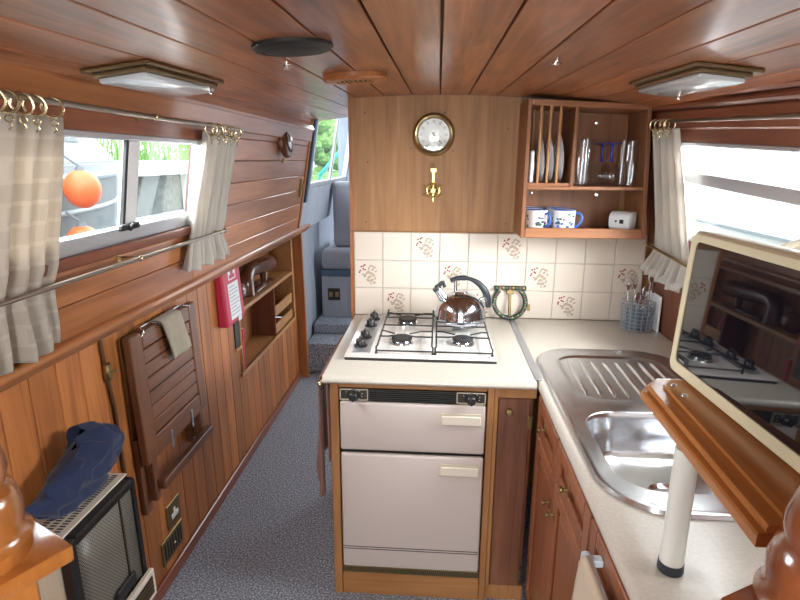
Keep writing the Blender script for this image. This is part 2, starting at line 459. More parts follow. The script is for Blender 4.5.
# ceiling : boards along the boat with open V joints over a dark backing
mb = MB()
W = .118
xs = [-.826+i*W for i in range(15)]
for i in range(14):
    x0, x1 = xs[i]+.0022, xs[i+1]-.0022
    n = 1
    pts = []
    for y in (YN, YF):
        pts.append([(x0, y, ZC(x0, y)), (x1, y, ZC(x1, y)), (x1, y, ZC(x1, y)+.014), (x0, y, ZC(x0, y)+.014)])
    a, b = pts
    mb.hexa([a[0], a[1], b[1], b[0], a[3], a[2], b[2], b[3]], .0016)
mb.mi = 1
for i in range(14):
    x0, x1 = xs[i], xs[i+1]
    P = lambda x, y, d: (x, y, ZC(x, y)+d)
    mb.hexa([P(x0, YN, .0145), P(x1, YN, .0145), P(x1, YF, .0145), P(x0, YF, .0145), P(x0, YN, .04), P(x1, YN, .04), P(x1, YF, .04), P(x0, YF, .04)])
struct(mb.build('ceiling', ['ceil', 'groove'], smooth=False))

# left wall -------------------------------------------------------------
NY0, NY1, NZ0, NZ1 = 2.63, 3.665, .49, 1.045        # niche opening
mb = MB()
y = YN
while y < YF-.01:
    y2 = min(y+.098, YF)
    if y2 <= NY0 or y >= NY1:
        left_block(mb, y+.001, y2-.001, .0, 1.091, -.014, 0, .003)
    else:
        left_block(mb, y+.001, y2-.001, .0, NZ0, -.014, 0, .003)
        if y < NY0: left_block(mb, y+.001, NY0-.001, NZ0, 1.09, -.014, 0, .003)
        if y2 > NY1: left_block(mb, NY1+.001, y2-.001, NZ0, 1.09, -.014, 0, .003)
    y = y2
left_block(mb, NY0-.05, NY1+.05, NZ1, 1.09, -.014, .0005)
mb.mi = 1
left_block(mb, YN, NY0-.013, 0, 1.10, -.06, -.0145); left_block(mb, NY1+.013, YF-.021, 0, 1.10, -.06, -.0145)
left_block(mb, NY0, NY1, 0, NZ0-.017, -.06, -.0145); left_block(mb, NY0, NY1, NZ1+.013, 1.10, -.06, -.0145)
LW_Y0, LW_Y1, LW_Z0, LW_Z1 = .97, 1.93, 1.345, 1.632   # left window opening
mb.mi = 2
# upper wall, plain board below the window, then level boards forward of it
left_block(mb, YN, LW_Y1, 1.12, 1.225, -.02, .0, .002); left_block(mb, YN, LW_Y1, 1.227, LW_Z0, -.02, .0, .002)
z = 1.12
while z < 1.80:
    z2 = min(z+.0885, 1.815)
    left_block(mb, LW_Y1+.0, YU, z+.0008, z2-.0008, -.014, .0, .003)
    z = z2
mb.mi = 3
left_block(mb, YN, LW_Y0, LW_Z0, 1.80, -.02, .0); left_block(mb, LW_Y0, LW_Y1, LW_Z1, 1.80, -.02, 0)
mb.mi = 1
left_block(mb, LW_Y1, YU, 1.12, 1.82, -.05, -.0145)
left_block(mb, YN, LW_Y1, 1.12, LW_Z0, -.05, -.0205); left_block(mb, YN, LW_Y0, LW_Z0, 1.80, -.05, -.0205); left_block(mb, LW_Y0, LW_Y1, LW_Z1, 1.80, -.05, -.0205)
struct(mb.build('wall_left', ['low', 'groove', 'up', 'red'], smooth=False))

mb = MB(); left_block(mb, YN, YF-.02, 0, .055, .0, .014, .004); struct(mb.build('baseboard_left', 'red', smooth=False))
# ledge moulding along the gunwale
mb = MB()
def ledge_prof(mb, pr, y0, y1, sgn=1, sheer=False):
    Z = (lambda z, y: zr(z, y)) if sheer else (lambda z, y: z)
    mb.prism(pr, lambda x, z: (x, y0, Z(z, y0)), lambda x, z: (x, y1, Z(z, y1)))
ledge_prof(mb, [(-1.02, 1.092), (-.905, 1.092), (-.900, 1.097), (-.898, 1.106), (-.884, 1.110), (-.876, 1.117), (-.873, 1.127), (-.876, 1.136), (-.884, 1.141), (-.93, 1.141)], YN, YF-.02)
struct(mb.build('trim_1', 'ledge', ang=50))
# cornice board between window head and ceiling
mb = MB()
left_block(mb, YN, YU, 1.675, 1.742, .001, .018, .004)
ledge_prof(mb, [(-.80, 1.735), (-.772, 1.738), (-.768, 1.748), (-.775, 1.77), (-.79, 1.80), (-.81, 1.80)], YN, YU)
struct(mb.build('trim_2', 'ledge', smooth=False))
# sill strip of varnished wood
mb = MB(); left_block(mb, LW_Y0-.03, LW_Y1+.03, 1.318, 1.346, .0, .022, .004); struct(mb.build('trim_3', 'red', smooth=False))
# niche box
nb = MB()
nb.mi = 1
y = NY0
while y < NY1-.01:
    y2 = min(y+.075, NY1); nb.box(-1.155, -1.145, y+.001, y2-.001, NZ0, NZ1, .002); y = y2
nb.mi = 0
nb.box(-1.155, -1.0, NY0, NY1, NZ0-.016, NZ0, .002)
nb.box(-1.155, -1.006, NY0, NY1, NZ1, NZ1+.012, .002)
nb.box(-1.155, -.998, NY0-.012, NY0, NZ0, NZ1, .002); nb.box(-1.155, -.998, NY1, NY1+.012, NZ0, NZ1, .002)
nb.mi = 2
nb.box(-1.165, -1.156, NY0, NY1, NZ0-.01, NZ1)
struct(nb.build('wall_left_niche', ['niche', 'nicheup', 'groove'], smooth=False))
nb = MB()
left_block(nb, NY0-.03, NY1+.03, NZ0-.018, NZ0+.004, .0005, .012, .003)
left_block(nb, NY1, NY1+.03, NZ0+.005, NZ1-.005, .0005, .012, .003)
left_block(nb, NY0-.012, NY0, NZ0+.005, NZ1-.005, .0005, .012, .003)
struct(nb.build('trim_4', 'niche', smooth=False))
nb = MB()
left_block(nb, NY0-.03, NY1+.03, NZ1-.004, NZ1+.028, .0005, .018, .006)
struct(nb.build('trim_5', 'ledge', smooth=False))
sh = thing('niche_shelf', 'pale wooden shelf with divider and two lipped pockets in left wall niche', 'shelf', (-1.07, 3.1, NZ0))
SHZ = .824
mb = MB(); mb.box(-1.144, -.992, NY0+.002, NY1-.002, SHZ-.022, SHZ, .002); mb.build('shelf_board', 'niche', sh, smooth=False)
mb = MB(); mb.box(-1.144, -1.003, 3.255, 3.27, NZ0+.001, SHZ-.0225, .001); mb.build('divider', 'redz', sh, smooth=False)
for z0, z1 in ((.492, .555), (.605, .672)):
    mb = MB(); mb.box(-1.016, -1.003, 3.271, NY1-.002, z0, z1, .002); mb.build('pocket_lip', 'niche', sh, smooth=False)
mb = MB(); mb.box(-1.144, -1.017, 3.271, NY1-.002, .596, .605); mb.build('pocket_floor', 'redz', sh, smooth=False)

# post closing the left wall, blue-grey lining beyond
mb = MB()
F2 = lambda z: XL(z)
left_block(mb, YF-.02, YF+.012, 0, 1.10, -.05, .062, .003); left_block(mb, YU, YU+.03, 1.142, 1.815, -.05, .008, .003)
struct(mb.build('trim_6', 'orange', smooth=False))
# fore cabin (bow): side wall with window
BW0, BW1, BZ0, BZ1 = 3.66, 5.15, 1.385, 2.02
FY = YF+.015; FU = YU+.032
mb = MB()
left_block(mb, FY, 5.6, 0, 1.11, -.05, .02); left_block(mb, FU, 5.6, 1.115, BZ0, -.05, .004)
left_block(mb, FU, BW0, BZ0, BZ1+.1, -.05, .004); left_block(mb, BW1, 5.6, BZ0, BZ1+.1, -.05, .012); left_block(mb, BW0, BW1, BZ1, BZ1+.1, -.05, .012)
struct(mb.build('wall_bow_left', 'lining', smooth=False))
mb = MB(); left_block(mb, FY, 5.6, 1.085, 1.112, .02, .032, .003); left_block(mb, FU+.015, FU+.065, 1.30, 2.1, .0045, .02, .003)
struct(mb.build('trim_7', 'bluetrim', smooth=False))
mb = MB(); mb.box(-1.0, 1.0, 5.6, 5.65, 0, 2.2); struct(mb.build('wall_bow_end', 'lining', smooth=False))
mb = MB(); mb.box(-.95, 1.0, YF+.03, 5.65, 2.12, 2.16); mb.box(-.80, .80, YF, YF+.03, ZC(0, YF)+.042, 2.16); struct(mb.build('ceiling_bow', 'lining', smooth=False))
def window(name, y0, y1, z0, z1, F, sgn, fr, bars, frame_mat='alu', sheer=False, d=.0, bot=None, parts=None):
    w = bpy.data.objects.new(name, None); COL.objects.link(w); w['kind'] = 'structure'; w.location = (F(z0), (y0+y1)/2, z0)
    mb = MB(); b = bot or fr
    K = dict(F=F, sgn=sgn, sheer=sheer)
    left_block(mb, y0, y1, z0, z0+b, -.035, .006+d, .003, **K); left_block(mb, y0, y1, z1-fr, z1, -.035, .004+d, .003, **K)
    left_block(mb, y0, y0+fr, z0+b, z1-fr, -.035, .004+d, .003, **K); left_block(mb, y1-fr, y1, z0+b, z1-fr, -.035, .004+d, .003, **K)
    mb.build('window_frame', frame_mat, w, smooth=False)
    for (a0, a1, b0, b1, mat) in bars:
        mb = MB(); left_block(mb, a0, a1, b0, b1, -.012, .002+d, .003, **K); mb.build('window_bar', mat, w, smooth=False)
    mb = MB(); left_block(mb, y0+fr, y1-fr, z0+b, z1-fr, -.020, -.016, **K); mb.build('window_pane', 'pane', w, smooth=False)
    return w
w1 = window('window_1', LW_Y0, LW_Y1, LW_Z0, LW_Z1, XL, 1, .016, [(1.456, 1.512, LW_Z0+.042, LW_Z1-.016, 'white'), (1.446, 1.4555, LW_Z0+.042, LW_Z1-.016, 'blackm')], bot=.042)
mb = MB(); left_block(mb, 1.41, 1.50, LW_Z0+.036, LW_Z0+.052, .006, .02, .003); mb.cyl((XL(1.39)+.018, 1.445, 1.382), (XL(1.39)+.035, 1.445, 1.40), .006)
mb.build('window_catch', 'blackm', w1, smooth=False)
window('window_3', BW0, BW1, BZ0, BZ1, XL, 1, .035, [(4.35, 4.40, BZ0+.035, BZ1-.035, 'alu'), (4.40, 4.425, BZ0+.035, BZ1-.035, 'white')])

# step and seat in the bow
st = thing('carpeted_steps', 'two blue-grey carpeted steps up into the bow', 'steps', (-.70, 4.0, 0))
mb = MB(); mb.box(-.962, -.42, 3.86, 5.0, 0, .232, .012, 2); mb.build('tread', 'carpet', st)
mb = MB(); mb.box(-.958, -.42, 4.10, 5.0, .233, .315, .012, 2); mb.build('tread', 'carpet', st)
sb = thing('bow_seat', 'grey cushioned bench seat with upright back cushion in the bow', 'bench', (-.70, 4.5, .315))
mb = MB(); mb.box(-.925, -.2, 4.30, 4.98, .316, .70, .004); mb.build('seat_base', 'lining', sb, smooth=False)
mb = MB(); mb.box(-.925, -.2, 4.285, 4.98, .66, .71, .004); mb.build('seat_edge', 'bluetrim', sb, smooth=False)
mb = MB(); mb.box(-.92, -.2, 4.28, 4.98, .712, .875, .035, 4); mb.build('seat_cushion', 'seat', sb)
mb = MB(); mb.box(-.845, -.18, 4.42, 4.58, .877, 1.40, .035, 4); mb.build('back_cushion', 'seat', sb)
bs = MB(); bs.box(-.875, -.775, 4.292, 4.2995, .46, .56, .004); bs.mi = 1
for dx in (-.025, .025):
    bs.box(-.825+dx-.014, -.825+dx+.014, 4.288, 4.2925, .49, .53, .003)
tag(bs.build('wall_socket', ['black', 'oldbrass'], smooth=False, origin=(-.825, 4.297, .51)), 'small black socket plate on grey panel below the bow bench', 'socket')

# right wall ---------------------------------------------------------------
RW_Y0, RW_Y1, RW_Z0, RW_Z1 = .75, 2.10, 1.29, 1.632
mb = MB()
right_block(mb, YN, YF, 0, 1.11, -.05, 0, sheer=False)
mb.mi = 1
def rb(*a): right_block(mb, *a)
rb(YN, YF, 1.115, RW_Z0, -.05, 0); rb(YN, RW_Y0, RW_Z0, RW_Z1, -.05, 0); rb(RW_Y1, YF, RW_Z0, RW_Z1, -.05, 0); rb(YN, YF, RW_Z1, 1.86, -.05, 0)
struct(mb.build('wall_right', ['redz', 'red'], smooth=False))
mb = MB(); right_block(mb, YN, 2.455, 1.095, 1.128, -.002, .03, .006, sheer=False); struct(mb.build('trim_8', 'ledge', smooth=False))
mb = MB()
right_block(mb, YN, 2.455, 1.672, 1.735, .0, .016, .005); right_block(mb, YN, 2.455, 1.737, 1.76, .0, .034, .008)
right_block(mb, YN, 2.455, 1.762, 1.79, .0, .05, .008)
struct(mb.build('trim_9', 'red', smooth=False))
window('window_2', RW_Y0, RW_Y1, RW_Z0, RW_Z1, XR, -1, .014, [(RW_Y0+.014, RW_Y1-.014, 1.493, 1.532, 'alu')], sheer=True, bot=.03)

# rear bulkhead behind the camera with its open doorway
mb = MB()
mb.box(-1.05, -.40, YN-.04, YN, 0, 1.85); mb.box(.40, 1.05, YN-.04, YN, 0, 1.85); mb.box(-.40, .40, YN-.04, YN, 1.70, 1.85); mb.box(-.4, .4, YN-.04, YN, 0, .35)
struct(mb.build('wall_rear', 'redz', smooth=False))

# galley bulkhead: plywood above, tiles below ---------------------------------
BY = 2.46
mb = MB()
top = [(x/20*1.30-.39, ZC(x/20*1.30-.39, BY)-.001) for x in range(21)]
poly = [(-.39, 0), (.985, 0), (.965, 1.10), (.935, 1.30), (.875, 1.76), (.86, ZC(.86, BY))]+[p for p in top[::-1] if p[0] < .85]
mb.prism(poly, lambda x, z: (x, BY, z), lambda x, z: (x, BY+.025, z))
mb.mi = 1
mb.box(-.392, -.376, BY-.004, BY+.027, .872, ZC(-.39, BY)-.002)
for sx, sz in ((-.32, 1.765), (-.32, 1.30), (-.31, 1.56), (.02, 1.765), (.29, 1.70), (.06, 1.61), (-.12, 1.62), (.3, 1.30)):
    mb.mi = 2; mb.cyl((sx, BY+.001, sz), (sx, BY-.0015, sz), .004, seg=8)
struct(mb.build('wall_back', ['ply', 'orange', 'redz'], smooth=False))
T = .1285
mb = MB()
mb.mi = 1; mb.box(-.375, .913, BY-.0045, BY-.0002, .871, 1.2575)
for i in range(10):
    for j in range(3):
        x0 = -.373+i*T; z1 = 1.2565-j*T
        mb.mi = 0; mb.box(x0+.0012, x0+T-.0012, BY-.009, BY-.004, z1-T+.0012, z1-.0012, .0022)
def disc(mb, cx, cz, a, b, ang, y):
    n = 9; ps = []
    for k in range(n):
        t = 2*PI*k/n; px, pz = a*math.cos(t), b*math.sin(t)
        ps.append((cx+px*math.cos(ang)-pz*math.sin(ang), cz+px*math.sin(ang)+pz*math.cos(ang)))
    mb.prism(ps, lambda x, z: (x, y, z), lambda x, z: (x, y-.0004, z))
rf = random.Random(3)
BER = [(-.034, .034), (-.024, .037), (-.016, .042), (-.036, .016), (-.026, .024), (-.018, .020), (-.040, .008)]
LEF = [(.012, .040, .011, .006, .4), (.028, .034, .012, .007, -.5), (.002, .028, .012, .006, 1.2), (.020, .022, .010, .007, .2), (-.004, .008, .015, .009, .5), (.012, .004, .013, .009, -.6),
       (-.018, -.008, .013, .008, .9), (.004, -.014, .014, .009, .1), (.024, -.006, .011, .008, .8), (-.002, -.030, .013, .008, -.4), (.016, -.030, .013, .010, .6), (.032, -.020, .010, .006, 1.1), (.028, -.042, .011, .007, .3), (.010, -.046, .008, .005, -.8), (-.026, -.002, .010, .006, -.3), (.036, .014, .009, .005, 1.0)]
for (i, j) in ((2, 0), (5, 0), (0, 1), (3, 1), (6, 1), (9, 1), (1, 2), (4, 2), (7, 2)):
    cx = -.373+(i+.5)*T; cz = 1.2565-(j+.5)*T
    for k, (a, b, c, d, e) in enumerate(LEF):
        mb.mi = 3 if k % 3 else 4
        disc(mb, cx+a*.92, cz+b*.95, c*.80, d*.76, e+rf.uniform(-.4, .4), BY-.0088)
    for a, b in BER:
        mb.mi = 2; disc(mb, cx+a+rf.uniform(-.002, .002), cz+b, .0042, .0042, 0, BY-.009)
struct(mb.build('wall_back_tiling', ['tile', 'grout', 'berry', 'leaf', 'leaf2'], smooth=False))
mb = MB(); mb.box(-.39, .335, BY-.012, BY-.0005, 1.2575, 1.262, .001); struct(mb.build('trim_10', 'oakx', smooth=False))

# ------------------------------------------------------------------ worktops
CZ = .87
wt = MB()
def nose(mb, x0, x1, yf, yb, z1, t):
    pr = [(yb, z1), (yf+.014, z1), (yf+.005, z1-.004), (yf, z1-.014), (yf, z1-t+.006), (yf+.006, z1-t), (yb, z1-t)]
    mb.prism(pr, lambda y, z: (x0, y, z), lambda y, z: (x1, y, z))
nose(wt, -.372, .336, 1.69, BY-.010, CZ, .026)
tag(wt.build('worktop', 'top', ang=60, origin=(0, 2.07, CZ)), 'cream laminate worktop under the hob with rounded front edge', 'worktop')
wt = MB()
SX0, SX1, SY0, SY1 = .40, .80, 1.07, 1.50       # cutout under the bowl
pr = [(SX0, CZ), (.354, CZ), (.345, CZ-.004), (.340, CZ-.014), (.340, CZ-.021), (.346, CZ-.026), (SX0, CZ-.026)]
wt.prism(pr, lambda x, z: (x, .60, z), lambda x, z: (x, BY-.010, z))
wt.box(SX0, .948, .60, SY0, CZ-.026, CZ); wt.box(SX0, .948, SY1, BY-.010, CZ-.026, CZ); wt.box(SX1, .948, SY0, SY1, CZ-.026, CZ)
tag(wt.build('worktop', 'top', ang=60, origin=(.6, 1.5, CZ)), 'cream laminate worktop around the sink along the right wall', 'worktop')
mb = MB(); mb.box(.333, .358, 1.715, BY-.012, CZ, CZ+.003, .001)
tag(mb.build('joint_strip', 'alu', smooth=False, origin=(.345, 2.1, CZ)), 'grey metal strip covering the joint between the two worktops', 'strip')

# ------------------------------------------------------------------ sink
sk = thing('kitchen_sink', 'stainless steel inset sink with ribbed drainer and one bowl', 'sink', (.60, 1.52, CZ))
ox0, ox1, oy0, oy1 = .368, .868, 1.005, 2.025
mb = MB()
def loop(pts, z): return [mb.v((x, y, z)) for x, y in pts]
def bridge(a, b):
    n = len(a)
    for i in range(n): mb.f([a[i], a[(i+1) % n], b[(i+1) % n], b[i]])
N = 10
L0 = loop(rrect(ox0, ox1, oy0, oy1, .15, N), CZ+.001)
L1 = loop(rrect(ox0+.004, ox1-.004, oy0+.004, oy1-.004, .147, N), CZ+.010)
L2 = loop(rrect(ox0+.014, ox1-.014, oy0+.014, oy1-.014, .139, N), CZ+.011)
L3 = loop(rrect(ox0+.022, ox1-.022, oy0+.022, oy1-.022, .132, N), CZ+.0075)
bridge(L0, L1); bridge(L1, L2); bridge(L2, L3)
bx0, bx1, by0, by1 = .414, .79, 1.085, 1.485
dx0, dx1, dy0, dy1 = .43, .81, 1.555, 1.955
B0 = loop(rrect(bx0, bx1, by0, by1, .10, N), CZ+.0075)
D0 = loop(rrect(dx0, dx1, dy0, dy1, .09, N), CZ+.0075)
es = []
for lp in (L3, B0, D0):
    for i in range(len(lp)):
        e = mb.bm.edges.get((lp[i], lp[(i+1) % len(lp)])) or mb.bm.edges.new((lp[i], lp[(i+1) % len(lp)]))
        es.append(e)
bmesh.ops.triangle_fill(mb.bm, use_beauty=True, edges=es)
prev = B0
for ins, z, r in ((.004, .0045, .096), (.010, -.010, .09), (.016, -.06, .09), (.022, -.105, .085), (.04, -.122, .075), (.075, -.128, .06), (.13, -.131, .035)):
    nl = loop(rrect(bx0+ins, bx1-ins, by0+ins, by1-ins, r, N), CZ+z); bridge(prev, nl); prev = nl
mb.f(prev)
prev = D0
for ins, z, r in ((.008, .004, .082), (.018, .002, .072), (.022, .002, .070)):
    nl = loop(rrect(dx0+ins, dx1-ins, dy0+ins, dy1-ins, r, N), CZ+z); bridge(prev, nl); prev = nl
mb.f(prev)
mb.build('basin', 'steel', sk, ang=50, wn=True)
for k in range(8):
    x = .475+k*.0415
    mb = MB(); mb.tube([(x-.004, 1.60, CZ-.001), (x, 1.63, CZ+.001), (x+.004, 1.87, CZ+.001), (x+.004, 1.905, CZ-.001)], [.004, .008, .008, .004], 10)
    mb.build('drainer_rib', 'steel', sk)
mb = MB()
mb.lathe([(.0, -.124), (.018, -.124), (.020, -.128), (.030, -.129), (.040, -.125), (.046, -.122), (.048, -.128)], (.602, 1.285, CZ), seg=28)
mb.build('drain', 'chrome', sk)

# ------------------------------------------------------------------ galley base cabinet round the cooker
FYY = 1.712
cab = thing('cooker_cabinet', 'oak framed cabinet housing the cream cooker below the hob', 'cabinet', (-.08, 2.05, 0))
mb = MB(); mb.box(-.350, -.332, FYY+.012, BY-.012, 0, CZ-.028, .001); mb.build('side_panel', 'oak', cab, smooth=False)
mb = MB(); mb.box(-.350, -.321, FYY-.008, FYY+.011, 0, CZ-.028, .002); mb.build('stile', 'oak', cab, smooth=False)
mb = MB(); mb.box(.180, .202, FYY-.008, FYY+.03, 0, CZ-.028, .002); mb.build('stile', 'oak', cab, smooth=False)
mb = MB(); mb.box(-.320, .179, FYY-.006, FYY+.03, .8265, CZ-.028, .002); mb.build('top_rail', 'oakx', cab, smooth=False)
mb = MB(); mb.box(-.320, .179, FYY-.004, FYY+.02, 0, .094, .002); mb.build('plinth', 'oakx', cab, smooth=False)
g = MB(); g.box(-.318, .178, FYY-.007, FYY-.001, .095, .122, .001)
g.mi = 1
for k in range(70):
    x = -.312+k*.007; g.hexa([(x, FYY-.0078, .099), (x+.0022, FYY-.0078, .099), (x+.0022, FYY-.007, .099), (x, FYY-.007, .099), (x+.004, FYY-.0078, .118), (x+.0062, FYY-.0078, .118), (x+.0062, FYY-.007, .118), (x+.004, FYY-.007, .118)])
g.build('kick_grille', ['oldbrass', 'darkhole'], cab, smooth=False)

ck = thing('cooker', 'cream built-in cooker with two doors and two black dials', 'cooker', (-.07, 1.9, .123))
CF = 1.706
mb = MB(); mb.box(-.316, .175, CF+.012, 2.10, .124, .823); mb.build('body', 'blackm', ck, smooth=False)
def odoor(z0, z1, hz0, hz1, lines):
    d = MB(); d.box(-.316, .175, CF-.012, CF+.010, z0, z1, .009, 3)
    if lines:
        d.mi = 1
        for z in lines: d.box(-.312, .171, CF-.0125, CF-.0115, z, z+.003)
    o = d.build('door', ['cream', 'brownblk'], ck)
    h = MB(); h.box(.024, .164, CF-.016, CF-.0122, hz0, hz1, .0018); h.mi = 1; h.box(.029, .159, CF-.024, CF-.0155, hz0+.006, hz1-.007, .003)
    h.build('door_handle', ['beige', 'creamlt'], o, smooth=False)
odoor(.600, .780, .706, .752, ()); odoor(.128, .588, .515, .562, (.205, .214))
p = MB(); p.box(-.316, .175, CF-.002, CF+.010, .784, .824, .001); p.build('control_panel', 'brownblk', ck, smooth=False)
v = MB()
for k in range(5): v.box(-.215, .074, CF-.010, CF-.002, .788+k*.0072, .7918+k*.0072, .0008)
v.build('vent_grille', 'blackm', ck, smooth=False)
for cx in (-.268, .125):
    fr = MB()
    a0, a1, c0, c1 = cx-.048, cx+.048, .784, .824
    for q in ((a0, a1, c0, c0+.003), (a0, a1, c1-.003, c1), (a0, a0+.003, c0, c1), (a1-.003, a1, c0, c1)): fr.box(q[0], q[1], CF-.006, CF-.002, q[2], q[3])
    fr.build('dial_surround', 'beige', ck, smooth=False)
    kb = MB(); kb.lathe([(0, -.030), (.013, -.030), (.0155, -.027), (.0165, -.008), (.021, -.006), (.021, -.002)], (cx, CF, .803), 'Y', 20)
    kb.box(cx-.004, cx+.004, CF-.036, CF-.028, .789, .817, .002)
    for k in range(9):
        a = R(-60+k*34); x = cx+.029*math.sin(a); z = .803+.0175*math.cos(a)
        kb.mi = 1; kb.box(x-.0012, x+.0012, CF-.0028, CF-.002, z-.0012, z+.0012)
    kb.build('dial', ['black', 'white'], ck)

nd = thing('narrow_cupboard', 'narrow dark wood cupboard with a round brass knob right of cooker', 'cupboard', (.27, 1.9, 0))
mb = MB(); mb.box(.203, .336, FYY+.03, 2.1, .06, CZ-.028); mb.build('body', 'redz', nd, smooth=False)
mb = MB(); mb.box(.203, .340, FYY+.006, FYY+.028, 0, .062, .002); mb.box(.203, .216, FYY-.002, FYY+.028, .063, CZ-.028, .001); mb.box(.203, .340, FYY-.004, FYY+.028, CZ-.062, CZ-.028, .001); mb.build('face_frame', 'oak', nd, smooth=False)
d = MB(); d.box(.218, .322, FYY-.002, FYY+.018, .066, CZ-.065, .003); d = d.build('door', 'door', nd, smooth=False)
k = MB(); k.lathe([(0, -.026), (.008, -.025), (.012, -.019), (.012, -.014), (.006, -.008), (.006, 0)], (.252, FYY-.002, .762), 'Y', 16); k.build('knob', 'oldbrass', d)
for z in (.70, .10):
    k = MB(); k.box(.315, .331, FYY-.006, FYY-.002, z, z+.045, .001); k.cyl((.324, FYY-.008, z), (.324, FYY-.008, z+.045), .004); k.build('hinge', 'oldbrass', d)

# run of cupboards under the sink
un = thing('sink_unit', 'red-brown run of drawers and panelled cupboard doors under the sink', 'cabinet', (.62, 1.4, 0))
UX = .352
mb = MB(); mb.box(UX+.018, .935, .62, 1.735, .0, .735); mb.box(UX+.004, UX+.03, 1.697, 1.735, 0, CZ-.028); mb.box(UX+.018, UX+.03, .62, 1.70, .735, CZ-.028); mb.build('carcass', 'redz', un, smooth=False)
mb = MB(); mb.box(UX+.02, UX+.04, .62, 1.74, 0, .06); mb.build('plinth', 'redz', un, smooth=False)
def panel(par, name, y0, y1, z0, z1, knob):
    p = MB(); p.box(UX+.004, UX+.018, y0, y1, z0, z1, .002)
    fw = .045
    p.box(UX-.008, UX+.004, y0, y0+fw, z0, z1, .003); p.box(UX-.008, UX+.004, y1-fw, y1, z0, z1, .003)
    p.box(UX-.008, UX+.004, y0+fw, y1-fw, z0, z0+fw*.9, .003); p.box(UX-.008, UX+.004, y0+fw, y1-fw, z1-fw*.9, z1, .003)
    if z1-z0 > .2: p.box(UX-.004, UX+.006, y0+fw+.014, y1-fw-.014, z0+fw+.01, z1-fw-.01, .008)
    o = p.build(name, 'unit', par, smooth=False)
    ky, kz = knob
    b = MB(); b.box(UX-.010, UX-.008, ky-.008, ky+.008, kz-.018, kz+.018, .001)
    b.lathe([(.004, 0), (.004, .010), (.009, .016), (.009, .021), (0, .024)], (UX-.010, ky, kz), (Vector((0, 1, 0)), Vector((0, 0, 1)), Vector((-1, 0, 0))), 14)
    b.build('knob', 'oldbrass', o)
edges = [1.695, 1.40, 1.06, .64]
for i in range(3):
    y1, y0 = edges[i]-.004, edges[i+1]+.004
    panel(un, 'drawer', y0, y1, .705, .828, ((y0+y1)/2+.02, .768))
    panel(un, 'door', y0, y1, .07, .697, (y0+.025 if i == 0 else (y1-.025), .61))

# towel bar at near end
tb = thing('towel_bar', 'pale plastic towel bar under the worktop edge near the bottom of view', 'towel rail', (.345, .86, .76))
mb = MB(); mb.box(.302, .322, .66, .975, .782, .812, .008, 3); mb.build('bar', 'bluew', tb)
for yy in (.70, .95):
    mb = MB(); mb.box(.3215, UX-.0085, yy, yy+.02, .788, .804, .002); mb.build('bracket', 'bluew', tb)
def hang(name, mat, fn, nu, nv, solid, label, cat, uvf=None, origin=None):
    mb = MB(); mb.grid(fn, nu, nv, uvf)
    return tag(mb.build(name, mat, solid=solid, ang=180, origin=origin), label, cat)
def btw(u, v):
    # over the bar: v 0..1 front length
    y = .685+.265*u
    s = v*.42
    w = .006*math.sin(u*19)+.004*math.sin(u*7+1)
    if s < .02: return (.312-s*.6, y, .815)
    return (.2985-.016*min(1, s*6)+w*min(1, s*5), y-.012*s*math.sin(u*3), .815-s+.02)
hang('tea_towel', 'beigetowel', btw, 24, 24, .004, 'beige patterned tea towel hanging from the pale bar by the sink cupboards', 'tea towel', origin=(.31, .85, .77))

# brown towel on the brass rail by the aisle
ra = thing('towel_rail', 'brass towel rail on aisle side of the cooker cabinet', 'towel rail', (-.385, 1.95, .826))
mb = MB(); mb.cyl((-.388, 1.735, .826), (-.388, 2.25, .826), .006); mb.ball((-.388, 1.73, .826), .010); mb.ball((-.388, 2.255, .826), .010); mb.build('bar', 'brass', ra)
for yy in (1.75, 2.235):
    mb = MB(); mb.cyl((-.3505, yy, .826), (-.388, yy, .826), .006); mb.build('bracket', 'brass', ra)
def tow(u, v):
    a = lerp(1.77, 2.22, u)
    L = .86
    s = (v-.5)*2
    r = .010
    wob = (.003+.020*abs(s))*math.sin(u*17+.6)*min(1, abs(s)*3)
    if s < 0:
        ln = .40+.05*math.sin(u*9+1)+(.02 if u < .2 else 0)
        z = .826+r-abs(s)*ln; x = -.388-r-.004-.014*abs(s)+wob
        if abs(s) < .06: x = -.388-r*math.sin(abs(s)/.06*PI/2); z = .826+r
        return (x, a-.02*abs(s)*(1-u), z)
    ln = .33
    z = .826+r-s*ln; x = -.388+r+.003+wob*.3
    if s < .06: x = -.388+r*math.sin(s/.06*PI/2); z = .826+r
    return (min(x, -.357), a, z)
hang('towel', 'towel', tow, 40, 40, .005, 'reddish-brown towel draped over the brass rail beside the cooker', 'towel', origin=(-.39, 2.0, .85))

# ------------------------------------------------------------------ hob
hb = thing('gas_hob', 'cream four-burner gas hob with dark wire supports', 'hob', (-.05, 2.12, CZ))
HX0, HX1, HY0, HY1 = -.325, .222, 1.85, 2.405
mb = MB(); mb.mi = 1; mb.box(HX0+.001, HX1-.001, HY0+.001, HY1-.001, CZ+.0005, CZ+.010, .002)
mb.mi = 0; mb.box(HX0, HX1, HY0, HY1, CZ+.010, CZ+.017, .003, 2)
mb.mi = 2; mb.cyl((.195, 1.872, CZ+.0165), (.195, 1.872, CZ+.018), .004, seg=10)
mb.build('hob_plate', ['hob', 'blackm', 'black'], hb)
mb = MB(); mb.hexa([(-.303, 1.885, CZ+.0172), (-.236, 1.885, CZ+.0172), (-.236, 2.37, CZ+.0172), (-.290, 2.37, CZ+.0172), (-.302, 1.886, CZ+.0195), (-.237, 1.886, CZ+.0195), (-.237, 2.369, CZ+.0195), (-.289, 2.369, CZ+.0195)], .001)
mb.build('control_strip', 'alu', hb, smooth=False)
